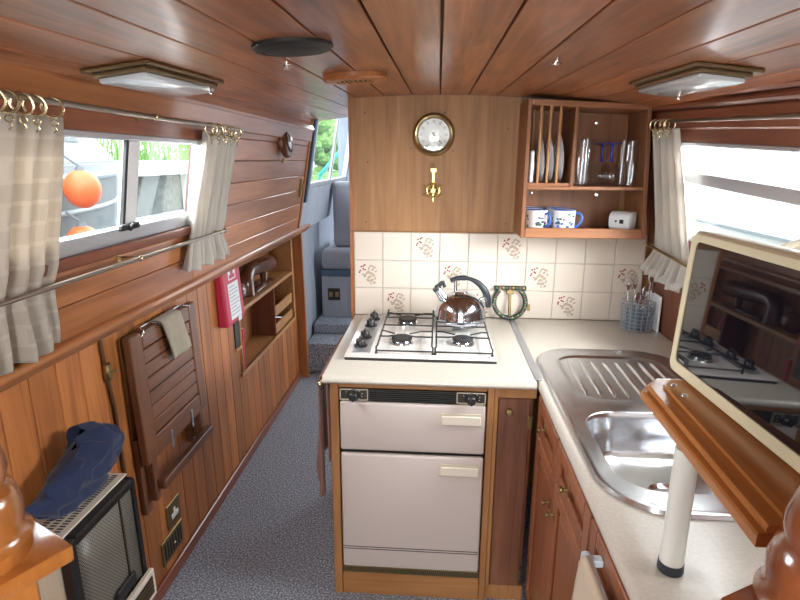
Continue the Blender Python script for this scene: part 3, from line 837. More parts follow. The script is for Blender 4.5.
for kx, ky in ((-.279, 1.955), (-.274, 2.055), (-.271, 2.215), (-.268, 2.315)):
    mb = MB(); mb.lathe([(.026, .0195), (.026, .024), (.018, .026), (.0175, .044), (.015, .047), (0, .047)], (kx, ky, CZ), seg=20); mb.box(kx-.0045, kx+.0045, ky-.017, ky+.017, CZ+.044, CZ+.056, .002)
    mb.build('knob', 'black', hb)
BUR = [(-.127, 2.015), (.107, 2.02), (-.119, 2.275), (.115, 2.275)]
for i, (x, y) in enumerate(BUR):
    b = MB(); b.lathe([(.046, .017), (.044, .024), (.036, .026), (.034, .030), (0, .030)], (x, y, CZ), seg=26); b = b.build('burner', 'steel', hb)
    c = MB(); c.lathe([(.038, .030), (.040, .033), (.040, .038), (.036, .0415), (0, .042)], (x, y, CZ), seg=26); c.build('burner_cap', 'blackm', b)
GZ = CZ+.047
def support(x0, x1, bxs):
    g = MB(); r = .0032
    def rod(*pts): g.tube(pts, r, 8)
    y0, y1 = 1.885, 2.385
    lo = CZ+.024
    rod((x0, y0, lo), (x0, y0, GZ-.004), (x0+.004, y0+.004, GZ), (x0+.004, y1-.004, GZ), (x0, y1, GZ-.004), (x0, y1, lo))
    rod((x1, y0, lo), (x1, y0, GZ-.004), (x1-.004, y0+.004, GZ), (x1-.004, y1-.004, GZ), (x1, y1, GZ-.004), (x1, y1, lo))
    rod((x0, y0, lo+.004), (x1, y0, lo+.004)); rod((x0, y1, lo+.004), (x1, y1, lo+.004))
    rod((x0, 2.145, GZ), (x1, 2.145, GZ))
    for bx, by in bxs:
        rod((x0, by-.018, GZ), (bx-.055, by-.018, GZ), (bx-.028, by-.008, GZ)); rod((x1, by-.018, GZ), (bx+.055, by-.018, GZ), (bx+.028, by-.008, GZ))
        rod((x0, by+.052, GZ), (bx-.075, by+.052, GZ), (bx-.030, by+.018, GZ)); rod((x1, by+.052, GZ), (bx+.075, by+.052, GZ), (bx+.030, by+.018, GZ))
    for x in (x0, x1):
        for y in (y0, y1): g.cyl((x, y, CZ+.0172), (x, y, lo), .005, seg=8)
    g.build('pan_support', 'iron', hb)
support(-.212, -.006, [BUR[0], BUR[2]]); support(.002, .208, [BUR[1], BUR[3]])

# ------------------------------------------------------------------ kettle
KX, KY = .104, 2.225
KZ = GZ+.0034
kt = thing('kettle', 'shiny dome kettle with black arched handle on the rear right burner', 'kettle', (KX, KY, KZ))
mb = MB()
prof = [(0, 0), (.094, 0), (.104, .004), (.1055, .012), (.1055, .028), (.103, .034)]
for k in range(1, 13):
    a = k/12*PI/2; prof.append((.103*math.cos(a)**.9 if k < 12 else 0, .034+.090*math.sin(a)))
mb.lathe(prof, (KX, KY, KZ), seg=48); mb.build('body', 'kettle', kt, ang=60)
sp = Vector((KX-.062, KY-.01, KZ+.085)); se = Vector((KX-.098, KY-.015, KZ+.135))
mb = MB(); mb.tube([sp, se], [.021, .016], 18); mb.build('spout', 'kettle', kt)
mb = MB(); mb.tube([se-(se-sp)*.02, se+(se-sp)*.17], [.0185, .0175], 16); mb.tube([se+Vector((-.006, 0, .006)), se+Vector((.012, 0, .022)), se+Vector((.022, 0, .034))], [.010, .009, .006], 10)
mb.tube([se+Vector((.022, 0, .036)), se+Vector((.030, 0, .010))], [.006, .008], 10)
mb.build('whistle', 'grip', kt)
ctr = Vector((KX+.005, KY, KZ+.072)); RR = .108
def arc(a): return ctr+Vector((RR*math.cos(R(a)), 0, RR*1.02*math.sin(R(a))))
hd = MB(); ang = [-6+i*(118-(-6))/16 for i in range(17)]
hd.tube([arc(a) for a in ang], [.0085+.0055*math.sin(PI*min(1, (i+2)/12)) if i < 12 else .0085+.0045*(16-i)/6 for i in range(17)], 14); hd = hd.build('handle', 'grip', kt, ang=80)
mb = MB(); mb.tube([(KX-.022, KY, KZ+.112), (KX-.024, KY, KZ+.145), arc(106)], [.008, .007, .006], 10); mb.build('bracket', 'kettle', kt)
mb = MB(); mb.tube([(KX+.070, KY, KZ+.086), (KX+.088, KY, KZ+.098), arc(14)], [.008, .007, .006], 10); mb.build('bracket', 'kettle', kt)
mb = MB(); mb.lathe([(.030, .119), (.026, .126), (.010, .128), (0, .128)], (KX, KY, KZ), seg=24); mb.build('lid', 'kettle', kt)

# ------------------------------------------------------------------ painted trivet leaning on the tiles
tilt = Matrix.Translation((.333, 2.412, CZ+.001)) @ Matrix.Rotation(R(-13), 4, 'X')
tv = thing('painted_trivet', 'round black trivet painted with flowers leaning on the tiles', 'trivet', (.333, 2.412, CZ))
mb = MB(tilt)
rr_ = .070
def tring(a): return (rr_*math.sin(a), 0, .082-rr_*math.cos(a))
pts = [tring(a) for a in [R(-142+i*284/40) for i in range(41)]]
pts = [(-.062, 0, .148)]+pts+[(.062, 0, .148)]
for i in range(len(pts)-1):
    pass
mb.tube(pts, .0105, 10); mb.tube([(-.072, 0, .146), (-.03, 0, .1475), (.03, 0, .1475), (.072, 0, .146)], .0105, 10)
mb.build('frame', 'enam', tv)
mb = MB(tilt); mb.cyl((0, -.002, .012), (0, -.002, .142), .0065, seg=10); mb.box(-.016, .016, -.008, .006, .118, .138, .003); mb.build('centre_bar', 'oldbrass', tv); mb = MB(tilt); mb.box(.078, .090, -.006, .004, .045, .075, .002); mb.build('side_clip', 'oldbrass', tv, smooth=False)
rf = random.Random(5)
fl = MB(tilt)
cols = [0, 2, 1, 2, 0, 2]
for i in range(30):
    a = R(-140+i*280/29); x, _, z = tring(a)
    fl.mi = cols[i % 6]; fl.ball((x+rf.uniform(-.003, .003), -.0095, z), (.0042+.002*(i % 5 == 0), .0026, .0042), 8, 5)
for i in range(9):
    fl.mi = (2, 1, 0)[i % 3]; fl.ball((-.06+i*.015, -.0095, .147), (.006, .0028, .005), 8, 5)
fl.build('painted_flowers', ['yel', 'pink', 'pgreen', 'paper'], tv)

# ------------------------------------------------------------------ cutlery caddy with cutlery
cx, cy = .862, 2.335
cd = thing('cutlery_caddy', 'round wire cutlery caddy in the worktop corner by the tiles', 'caddy', (cx, cy, CZ))
mb = MB()
for k in range(8):
    z = CZ+.006+k*.0165; r = .062+.004*k/7
    mb.tube([(cx+r*math.cos(2*PI*i/28), cy+r*math.sin(2*PI*i/28), z) for i in range(28)], .0028 if k in (0, 7) else .0019, 6, closed=True)
for i in range(16):
    a = 2*PI*i/16; mb.tube([(cx+.062*math.cos(a), cy+.062*math.sin(a), CZ+.004), (cx+.066*math.cos(a), cy+.066*math.sin(a), CZ+.1215)], .0018, 6)
mb.build('basket', 'wire', cd)
mb = MB(); mb.lathe([(.0, .003), (.060, .003), (.060, .006), (0, .006)], (cx, cy, CZ), seg=24); mb.build('base', 'cutsteel', cd)
def cutlery(kind, a, r0, lean_a, lean, h, label):
    base = Vector((cx+r0*math.cos(a), cy+r0*math.sin(a), CZ+.0065))
    d = Vector((math.cos(lean_a)*math.sin(lean), math.sin(lean_a)*math.sin(lean), math.cos(lean)))
    zq = d.to_track_quat('Z', 'X')
    # turn its flat side to the aisle
    mt = Matrix.Translation(base) @ Vector((0, 0, 1)).rotation_difference(d).to_matrix().to_4x4() @ Matrix.Rotation(R(20), 4, 'Z')
    t = thing(kind, label, {'table_fork': 'fork', 'table_spoon': 'spoon', 'table_knife': 'knife'}[kind], base, 'cutlery in the wire caddy')
    hnd = MB(mt); hnd.tube([(0, 0, 0), (0, 0, .02), (0, 0, .075), (0, 0, .092)], [.006, .0085, .0075, .004], 8); hnd.build('handle', 'cuthandle', t)
    b = MB(mt)
    if kind == 'table_knife':
        b.hexa([(-.004, -.0008, .09), (.004, -.0008, .09), (.004, .0008, .09), (-.004, .0008, .09), (-.009, -.0006, h-.008), (.006, -.0006, h), (.006, .0006, h), (-.009, .0006, h-.008)], .0003); nm = 'blade'
    elif kind == 'table_fork':
        b.tube([(0, 0, .088), (0, 0, h-.065)], .0028, 8)
        b.hexa([(-.005, -.001, h-.066), (.005, -.001, h-.066), (.005, .001, h-.066), (-.005, .001, h-.066), (-.011, -.001, h-.045), (.011, -.001, h-.045), (.011, .001, h-.045), (-.011, .001, h-.045)])
        for q in range(4): b.tube([(-.0095+q*.0063, 0, h-.046), (-.0095+q*.0063, .002, h)], [.0022, .0012], 6)
        nm = 'tines'
    else:
        b.tube([(0, 0, .088), (0, 0, h-.045)], .0028, 8); b.ball((0, 0, h-.026), (.0165, .0045, .026), 14, 8); nm = 'bowl'
    b.build(nm, 'cutsteel', t)
cutlery('table_fork', R(200), .040, R(190), .10, .235, 'fork with upright tines leaning to the left in the caddy')
cutlery('table_spoon', R(250), .030, R(230), .08, .165, 'short spoon low at the front left of the caddy')
cutlery('table_spoon', R(310), .018, R(300), .05, .190, 'spoon with its bowl just above the caddy middle')
cutlery('table_spoon', R(20), .040, R(20), .06, .245, 'tallest spoon rising at the right of the caddy')
cutlery('table_knife', R(240), .040, R(20), .24, .205, 'knife slanting across the front of the caddy to the right')
cutlery('table_knife', R(0), .050, R(0), .04, .200, 'knife standing upright at the right edge of the caddy')
cutlery('table_fork', R(90), .035, R(120), .06, .225, 'fork standing at the back of the caddy')
mb = MB(Matrix.Translation((.9365, 2.345, CZ))); mb.box(-.004, .004, -.06, .06, .0005, .155, .002)
tag(mb.build('cutting_board', 'white', smooth=False, origin=(.936, 2.345, CZ)), 'thin white board standing behind the cutlery caddy against the wall', 'board')

# ------------------------------------------------------------------ plate rack cupboard
RX0, RX1, RY0, RY1, RZ0, RZ1 = .334, .824, 2.235, BY-.0005, 1.270, 1.798
rk = thing('plate_rack', 'open wooden wall rack for plates glasses and mugs above the tiles', 'rack', ((RX0+RX1)/2, 2.35, RZ0))
t = .016
mb = MB(); mb.box(RX0, RX0+t, RY0, RY1, RZ0, RZ1, .002); mb.build('side_panel', 'rackz', rk, smooth=False)
mb = MB(); mb.hexa([(RX1-t, RY0, RZ0), (RX1, RY0, RZ0), (RX1, RY1, RZ0), (RX1-t, RY1, RZ0), (RX1-t-.030, RY0, 1.778), (RX1-.030, RY0, 1.778), (RX1-.030, RY1, 1.778), (RX1-t-.030, RY1, 1.778)], .002); mb.build('side_panel', 'rackz', rk, smooth=False)
mb = MB(); mb.hexa([(RX0+t, RY0, 1.776), (RX1-.046, RY0, 1.758), (RX1-.046, RY1, 1.758), (RX0+t, RY1, 1.776), (RX0+t, RY0, 1.798), (RX1-.046, RY0, 1.779), (RX1-.046, RY1, 1.779), (RX0+t, RY1, 1.798)], .002); mb.build('top_panel', 'rack', rk, smooth=False)
SZ = 1.474
mb = MB(); mb.box(RX0+t, RX1-t, RY0, RY1, SZ-.014, SZ, .002); mb.build('shelf', 'rack', rk, smooth=False)
mb = MB(); mb.box(.513, .527, RY0, RY1, SZ, 1.771, .002); mb.build('divider', 'rackz', rk, smooth=False)
mb = MB(); mb.box(RX0+t, RX1-t, RY0+.018, RY1, RZ0+.012, RZ0+.026, .001)
mb.mi = 1
for hx in (.60, .665, .725):
    for hy in (2.30, 2.38): mb.lathe([(.021, .0262), (0, .0264)], (hx, hy, RZ0), seg=18)
mb.build('bottom_shelf', ['rack', 'darkhole'], rk, smooth=False)
mb = MB(); mb.box(RX0+t, RX1-t, RY0, RY0+.017, RZ0, RZ0+.040, .003); mb.build('front_lip', 'rack', rk, smooth=False)
mb = MB(); mb.box(RX0+t, RX1-t-.03, RY1-.006, RY1-.001, RZ0+.03, 1.758); mb.mi = 1
for sx, sz in ((.655, 1.725), (.40, 1.435), (.68, 1.43)): mb.lathe([(.008, -.002), (.004, -.003), (0, -.003)], (sx, RY1-.006, sz), 'Y', 12)
mb.build('back_panel', ['rackz', 'chrome'], rk, smooth=False)
for yy in (RY0+.012, RY1-.04):
    mb = MB(); mb.box(RX0+t, .513, yy-.006, yy+.006, SZ+.0005, SZ+.012); mb.build('dowel_rail', 'rack', rk, smooth=False)
    for dx in (.388, .424, .461):
        mb = MB(); mb.cyl((dx, yy, SZ+.012), (dx, yy, 1.776), .0055, seg=10); mb.build('dowel', 'dowel', rk)
# plates standing on edge
def plate(x, r, lab):
    m = MB(Matrix.Translation((x, 2.345, SZ+.013+r)) @ Matrix.Rotation(R(-4), 4, 'Y'))
    m.lathe([(0, 0), (r*.55, 0), (r*.62, .002), (r*.98, .012), (r, .0138), (r*.97, .0153), (r*.60, .0052), (r*.55, .003), (0, .003)], axis=(Vector((0, 1, 0)), Vector((0, 0, 1)), Vector((1, 0, 0))), seg=36)
    return tag(m.build('dinner_plate', 'china', origin=(x, 2.345, SZ+.013)), lab, 'plate', 'plates upright in the rack')
plate(.3985, .088, 'leftmost of the three blue-white dinner plates upright in the rack')
plate(.4345, .088, 'middle one of the three blue-white dinner plates upright in the rack')
plate(.4715, .094, 'rightmost of the three blue-white dinner plates, nearest the rack divider')
mb = MB(); mb.box(.358, .373, 2.25, 2.40, SZ+.0125, SZ+.135, .005, 2)
tag(mb.build('white_dish', 'china', origin=(.365, 2.32, SZ+.012)), 'small white dish edge-on at far left of the plate rack', 'dish')
# glasses
def tumbler(x, y, r, h, lab, grp, flare=1.12):
    m = MB(); m.lathe([(0, .001), (r-.004, .0), (r, .004), (r*flare, h), (r*flare-.0015, h+.0008), (r*flare-.0012, h-.002)], (x, y, SZ+.0005), seg=24, caps=False)
    return tag(m.build('drinking_glass', 'glass', origin=(x, y, SZ)), lab, 'glass', grp)
tumbler(.566, 2.29, .030, .175, 'tall clear glass at the front left of the glass shelf', 'tall glasses on the rack')
tumbler(.600, 2.37, .028, .180, 'tall clear glass behind the front left one', 'tall glasses on the rack')
tumbler(.751, 2.285, .027, .172, 'tall clear glass left of the pair at the rack right', 'tall glasses on the rack')
tumbler(.748, 2.375, .022, .178, 'tall clear glass at far right of the rack, set back', 'tall glasses on the rack')
def wine(x, y, lab):
    g_ = thing('wine_glass', lab, 'wine glass', (x, y, SZ+.0005), 'upturned blue-stemmed wine glasses')
    m = MB(); z = SZ+.0005
    m.lathe([(.033, 0), (.042, .025), (.042, .05), (.030, .078), (.008, .093), (0, .095)], (x, y, z), seg=28, caps=False); m.build('bowl', 'glass', g_)
    m = MB(); m.lathe([(0, .092), (.008, .095), (.0055, .103), (.005, .15), (.009, .158), (0, .159)], (x, y, z), seg=16); m.build('stem', 'bluegl', g_)
    m = MB(); m.lathe([(.009, .156), (.036, .1625), (.037, .165), (0, .165)], (x, y, z), seg=28); m.build('foot', 'bluegl', g_)
wine(.672, 2.40, 'left of the two upturned wine glasses with blue stems')
wine(.684, 2.31, 'right of the two upturned wine glasses with blue stems')
# mugs
def mug(x, y, lab, handle_dir, flip=0):
    z = RZ0+.0265
    g_ = thing('mug', lab, 'mug', (x, y, z), 'flowered mugs in the rack')
    m = MB(); r, h = .043, .082
    m.lathe([(0, 0), (r-.004, 0), (r-.001, .004), (r, .02), (r+.001, h-.002), (r, h), (r-.003, h-.001), (r-.004, .008), (0, .006)], (x, y, z), seg=36)
    m.mi = 1; m.lathe([(r+.0011, h-.002), (r+.0012, h), (r-.0005, h+.0006), (r-.0005, h-.001)], (x, y, z), seg=36)
    rq = random.Random(int(x*1000)+int(y*77))
    for k in range(16):
        a = R(-90+rq.uniform(-62, 40)); zz = z+rq.uniform(.015, .066)
        m.mi = rq.choice((1, 1, 3, 2)) if flip == 0 else rq.choice((3, 2, 2, 1))
        c = Vector((x+(r+.0004)*math.cos(a), y+(r+.0004)*math.sin(a), zz))
        mm = MB.ball(m, c, (.0085*rq.uniform(.5, 1.1), .0016, .006*rq.uniform(.6, 1.2)), 8, 5)
    m.build('cup', ['china', 'blue', 'green', 'purple'], g_, ang=60)
    d = Vector((math.cos(handle_dir), math.sin(handle_dir), 0)); c = Vector((x, y, z))
    hh = MB(); hh.tube([c+d*(r-.001)+Vector((0, 0, .066)), c+d*(r+.016)+Vector((0, 0, .071)), c+d*(r+.026)+Vector((0, 0, .055)), c+d*(r+.024)+Vector((0, 0, .033)), c+d*(r+.010)+Vector((0, 0, .016)), c+d*(r-.002)+Vector((0, 0, .012))], [.0055, .0058, .006, .006, .0055, .005], 10)
    hh.build('handle', ['blue'], g_, ang=80)
mug(.404, 2.300, 'front left white mug with purple flowers and blue handle', R(-48), 1)
mug(.516, 2.300, 'front right white mug with blue flowers and blue handle', R(-15), 0)
mug(.400, 2.398, 'white mug behind the purple-flowered one in the rack', R(25), 1)
mug(.503, 2.398, 'white mug behind the blue-flowered one in the rack', R(10), 0)
# white alarm in the rack
al = thing('gas_alarm', 'rounded white alarm unit mounted at right end of rack bottom shelf', 'alarm', (.77, 2.32, RZ0+.0265))
mt = Matrix.Translation((.762, 2.315, RZ0+.0265)) @ Matrix.Rotation(R(40), 4, 'Z')
mb = MB(mt); pr = rrect(-.042, .006, 0, .076, .022, 6); mb.prism(pr, lambda a, b: (a, -.045, b), lambda a, b: (a, .045, b), .004, 2); mb.build('case', 'white', al)
mb = MB(mt); mb.box(.006, .012, -.045, .045, .0, .076, .002); mb.build('back_plate', 'creamlt', al, smooth=False)
mb = MB(mt); mb.box(-.0435, -.041, -.022, -.004, .030, .046, .001); mb.box(-.0435, -.041, .008, .016, .034, .042, .001); mb.build('sensor_port', 'darkhole', al, smooth=False)

# ------------------------------------------------------------------ clock and ship's wheel
cl = thing('wall_clock', 'round brass wall clock on the plywood bulkhead', 'clock', (-.019, BY, 1.681))
CC = (-.024, BY-.0005, 1.676)
mb = MB(); mb.lathe([(.088, 0), (.090, -.006), (.087, -.014), (.079, -.020), (.073, -.018), (.069, -.012), (.067, -.005), (.067, 0)], CC, 'Y', 48, closed=True); mb.build('bezel', 'oldgold', cl)
mb = MB(); mb.lathe([(.066, -.002), (.066, -.006), (0, -.006)], CC, 'Y', 40); mb.mi = 1
for k in range(12):
    a = R(30*k); rr0, rr1 = .046, .060
    u = Vector((math.sin(a), 0, math.cos(a))); p = Vector((math.cos(a), 0, -math.sin(a)))
    for off in ((-.0026, .0026) if k % 3 else (-.0042, 0, .0042)):
        o = Vector(CC)+Vector((0, -.0062, 0))+p*off
        q = [o+u*rr0-p*.0007, o+u*rr0+p*.0007, o+u*rr1+p*.0009, o+u*rr1-p*.0009]
        mb.hexa([*q, *[v_+Vector((0, -.0005, 0)) for v_ in q]])
mb.build('dial_face', ['clockface', 'black'], cl, smooth=False)
def hand(a, l, w):
    mb = MB(); u = Vector((math.sin(a), 0, math.cos(a))); p = Vector((math.cos(a), 0, -math.sin(a))); o = Vector(CC)+Vector((0, -.0085, 0))
    q = [o-u*.01-p*w, o-u*.01+p*w, o+u*l+p*w*.4, o+u*l-p*w*.4]
    mb.hexa([*q, *[v_+Vector((0, -.001, 0)) for v_ in q]]); mb.build('clock_hand', 'black', cl, smooth=False)
hand(R(170), .034, .0040); hand(R(137), .052, .0030)
mb = MB(); mb.lathe([(.068, -.012), (.055, -.017), (.03, -.020), (0, -.021)], CC, 'Y', 40); mb.build('glass_cover', 'glass', cl)

wh = thing('ship_wheel_hook', 'small golden ship\'s wheel ornament hanging below the clock', 'ornament', (-.018, BY, 1.46))
WC = Vector((-.022, BY-.008, 1.441))
mb = MB(); mb.tube([WC+Vector((.027*math.cos(2*PI*i/24), 0, .027*math.sin(2*PI*i/24))) for i in range(24)], .0046, 8, closed=True); mb.lathe([(.009, -.006), (.009, .004), (0, .004)], WC, 'Y', 14)
mb.build('wheel_rim', 'gold', wh)
for k in range(6):
    a = R(30+60*k); d = Vector((math.cos(a), 0, math.sin(a)))
    mb = MB(); mb.tube([WC+d*.007, WC+d*.034, WC+d*.039, WC+d*.050], [.0026, .0026, .0042, .003], 8); mb.build('spoke', 'gold', wh)
mb = MB(); mb.box(-.028, -.016, BY-.010, BY-.004, 1.475, 1.521, .001); mb.box(-.036, -.008, BY-.011, BY-.003, 1.519, 1.537, .002); mb.build('stem', 'gold', wh, smooth=False)
mb = MB(); mb.tube([(-.022, BY-.006, 1.536), (-.032, BY-.008, 1.546), (-.014, BY-.010, 1.553), (-.030, BY-.008, 1.561), (-.018, BY-.003, 1.568)], .0022, 8); mb.build('hook', 'oldbrass', wh)

# ------------------------------------------------------------------ shelf with screen on the right, white support tube
ls = thing('screen_shelf', 'varnished orange-brown shelf with stepped edge under the dark screen', 'shelf', (.52, .78, 1.11))
sa = MB()
outl = [(.399, .61), (.414, 1.052), (.448, 1.098), (.62, 1.098), (.62, .61)]
def inset(d): return [(.399+d, .61), (.414+d, 1.052-d*.4), (.448+d*.6, 1.098-d), (.62, 1.098-d), (.62, .61)]
sa.prism(outl, lambda x, y: (x, y, 1.108), lambda x, y: (x, y, 1.128), .003)
sa.prism(inset(.010), lambda x, y: (x, y, 1.1285), lambda x, y: (x, y, 1.140), .003)
sa.build('edge_moulding', 'shelf', ls, smooth=False)
mb = MB(); mb.prism(inset(.034), lambda x, y: (x, y, 1.1402), lambda x, y: (x, y, 1.1465), .003); mb.build('shelf_top', 'shelf', ls, smooth=False)
for y in (1.035, .985):
    mb = MB(); mb.lathe([(.0065, 1.1466), (.0055, 1.1485), (.002, 1.1490), (.002, 1.1475), (0, 1.1475)], (.468, y, 0), seg=12); mb.build('screw', 'steel', ls)
pl = thing('support_tube', 'white round tube on black foot holding up the screen shelf', 'support post', (.4245, .857, CZ))
mb = MB(); mb.cyl((.4245, .857, CZ+.014), (.4245, .857, 1.1076), .0195, seg=28); mb.build('tube', 'tube', pl)
mb = MB(); mb.lathe([(.021, 0), (.022, .003), (.021, .018), (0, .018)], (.4245, .857, CZ+.0004), seg=28); mb.build('foot', 'rubber', pl)
tvt = thing('television', 'dark glossy flat screen in ivory frame on the right-hand shelf', 'television', (.51, .92, 1.147))
mt = Matrix.Translation((.497, .915, 1.1490)) @ Matrix.Rotation(R(2.3), 4, 'Z') @ Matrix.Rotation(R(2.5), 4, 'Y')
TY0, TY1, TH = -.255, .207, .292
mb = MB(mt)
o_ = rrect(TY0, TY1, 0, TH, .018, 5); i_ = rrect(TY0+.020, TY1-.020, .026, TH-.020, .014, 5); q_ = rrect(TY0+.006, TY1-.006, .006, TH-.006, .016, 5)
def lp3(pts, x): return [mb.v((x, y, z)) for y, z in pts]
A0 = lp3(o_, .045); A1 = lp3(o_, .008); A2 = lp3(q_, 0); A3 = lp3(i_, .0015); A4 = lp3(i_, .006)
for a, b in ((A0, A1), (A1, A2), (A2, A3), (A3, A4)):
    bridge_n = len(a)
    for i in range(bridge_n): mb.f([a[i], a[(i+1) % bridge_n], b[(i+1) % bridge_n], b[i]])
mb.f(A0)
mb.build('frame', 'ivory', tvt, ang=50)
mb = MB(mt); mb.prism(rrect(TY0+.0195, TY1-.0195, .0255, TH-.0195, .0145, 5), lambda y, z: (.004, y, z), lambda y, z: (.009, y, z)); mb.build('screen', 'screen', tvt, smooth=False)
mb = MB(mt); mb.box(.044, .09, -.12, .12, .03, TH-.04, .01); mb.build('back_housing', 'ivory', tvt, smooth=False)

# ------------------------------------------------------------------ newel posts in the foreground
def newel(name_lab, x, y, th, mat, h=1.12, a=.08):
    n_ = thing('newel_post', name_lab, 'newel post', (x, y, 0))
    mt = Matrix.Translation((x, y, 0)) @ Matrix.Rotation(th+R(45), 4, 'Z')
    mb = MB(mt); mb.box(-a, a, -a, a, h, h+.022, .004, 2); mb.build('square_cap', mat, n_)
    mb = MB(mt); mb.box(-.05, .05, -.05, .05, 0, h-.0005, .004); mb.build('post', mat, n_)
    pf = [(.067, 0), (.0685, .010), (.070, .019), (.065, .025), (.062, .034), (.064, .050), (.0635, .061), (.059, .076), (.051, .086), (.0555, .103), (.054, .118), (.049, .14), (.043, .165), (.038, .19), (.034, .215), (.031, .24), (.033, .25), (.030, .26), (.018, .275), (0, .278)]
    mb = MB(); mb.lathe(pf, (x, y, h+.0222), seg=40); mb.build('turned_finial', mat, n_, ang=45)
newel('shiny orange-brown turned newel post at bottom left', -.530, .50, R(17), 'gloss', 1.104, .080)
newel('dark red-brown turned newel post at bottom right', .415, .50, R(163), 'mahog', 1.084, .071)

# ------------------------------------------------------------------ curtains, rods, rings
def curtain(lab, F, sgn, rows, pleats, mat, off, seed, sheer=False, ztop=None):
    rq = random.Random(seed); ph = [rq.uniform(0, 6.28) for _ in range(6)]
    rows = sorted(rows, reverse=True)
    def at(z):
        for (z1, a1, b1, m1), (z0, a0, b0, m0) in zip(rows, rows[1:]):
            if z >= z0-1e-9:
                t = (z1-z)/(z1-z0); t = t*t*(3-2*t); return lerp(a1, a0, t), lerp(b1, b0, t), lerp(m1, m0, t)
        return rows[-1][1:]
    zt, zb = rows[0][0], rows[-1][0]
    def fn(u, v):
        z = lerp(zt, zb, v); a, b, m = at(z)
        uu = u+.012*math.sin(2*PI*u*3+ph[0]+v*2)
        y = lerp(a, b, uu)
        x = F(max(z, 1.12))+sgn*(off+m*math.sin(2*PI*pleats*u+ph[1]+.8*math.sin(v*3+ph[2]))+m*.45*math.sin(2*PI*pleats*.53*u+ph[3]+v*1.7))
        if z < 1.12: x = F(1.12)+sgn*(off+.012+m*math.sin(2*PI*pleats*u+ph[1])*.8)
        zz = z+.006*math.sin(2*PI*pleats*.5*u+ph[4])*(v > .8)
        return (x, y, zr(zz, y) if sheer else zz)
    mb = MB(); mb.grid(fn, int(pleats*10), 60, lambda u, v: (u*pleats*.055, v*(zt-zb)))
    o = mb.build('curtain', mat, solid=.0022, ang=180, origin=(F(1.4)+sgn*off, (rows[0][1]+rows[0][2])/2, zt))
    return tag(o, lab, 'curtain')
curtain('beige checked curtain nearest the camera on the left wall', XL, 1, [(1.652, .62, 1.155, .013), (1.35, .62, 1.128, .014), (1.305, .62, 1.118, .011), (1.15, .60, 1.148, .018)], 9, 'curtain', .032, 2)
curtain('beige gathered curtain at the far end of the left window', XL, 1, [(1.660, 1.846, 2.149, .012), (1.34, 1.81, 2.125, .012), (1.305, 1.81, 2.11, .010), (1.19, 1.797, 2.19, .018)], 7, 'ctr', .030, 4)
curtain('pale gathered curtain beside the plate rack on the right window', XR, -1, [(1.675, 1.99, 2.225, .012), (1.33, 1.975, 2.235, .013), (1.235, 1.965, 2.26, .010), (1.095, 2.03, 2.41, .016)], 7, 'ctr', .042, 6, sheer=True)
curtain('edge of a pale curtain at the right border beyond the screen', XR, -1, [(1.66, .85, 1.16, .012), (1.45, .85, 1.30, .013), (1.38, .85, 1.43, .012), (1.15, .85, 1.44, .016)], 8, 'ctr', .030, 8, sheer=True)
def rod(lab, y0, y1, z, F, sgn, off, r, mat, ends, supports, sheer=False, knob=None):
    P = lambda y, dz=0, d=off: (F(z)+sgn*d, y, (zr(z, y) if sheer else z)+dz)
    t_ = thing('curtain_rod', lab, 'curtain rod', P((y0+y1)/2))
    mb = MB(); mb.cyl(P(y0), P(y1), r, seg=12); mb.build('rod', mat, t_)
    if knob:
        for e in ends:
            mb = MB(); mb.ball(P(e), knob, 12, 8); mb.build('end_knob', mat, t_)
    for y in supports:
        mb = MB(); mb.cyl(P(y, 0, 0.001), P(y, 0, off), r*.9, seg=10); mb.ball(P(y), r*1.5, 10, 8); mb.lathe([(.012, 0), (.012, .003), (0, .003)], P(y, 0, 0.0002), (Vector((0, 1, 0)), Vector((0, 0, 1)), Vector((sgn, 0, 0))), 14); mb.build('bracket', 'brass', t_)
rod('thin bronze rod along the top of left window carrying rings', .55, 2.16, 1.677, XL, 1, .050, .006, 'rod', (2.16,), (1.49,))
rod('steel holdback rod across the left curtains below the window', .55, 2.045, 1.306, XL, 1, .062, .0055, 'rod', (2.045,), (1.43, 2.0), knob=.009)
rod('thin rod along the top of right window carrying rings', .65, 2.19, 1.699, XR, -1, .050, .006, 'rod', (2.19,), (1.27,), sheer=True)
rod('dark holdback rod across the right-hand curtain by the rack', .70, 2.265, 1.232, XR, -1, .076, .0055, 'oldbrass', (2.265,), (2.25,), sheer=True, knob=.008)
def ring(x, y, z, ang_, lab, grp):
    t_ = thing('curtain_ring', lab, 'curtain ring', (x, y, z), grp)
    mt = Matrix.Translation((x, y, z-.0115)) @ Matrix.Rotation(ang_, 4, 'Z')
    mb = MB(mt); mb.tube([(.0185*math.cos(2*PI*i/28), 0, .0185*math.sin(2*PI*i/28)) for i in range(28)], .0030, 8, closed=True); mb.build('hoop', 'brass', t_)
    mb = MB(mt); mb.tube([(.006*math.cos(2*PI*i/14), 0, -.029+.006*math.sin(2*PI*i/14)) for i in range(14)], .0016, 6, closed=True); mb.tube([(0, 0, -.034), (.003, 0, -.042), (-.003, 0, -.048)], .0016, 6); mb.build('eyelet', 'brass', t_)
for i, (y, lab) in enumerate(((1.084, 'rightmost brass ring of the near left curtain'), (1.035, 'second brass ring from the right on the near left curtain'), (1.002, 'third brass ring from the right on the near left curtain'), (.966, 'fourth brass ring from the right, at the left border of view'), (.935, 'fifth brass ring from the right, mostly cut off by the left border'))):
    ring(XL(1.677)+.050, y, 1.677, R(35+9*(i % 3)), lab, 'brass rings on the near left curtain')
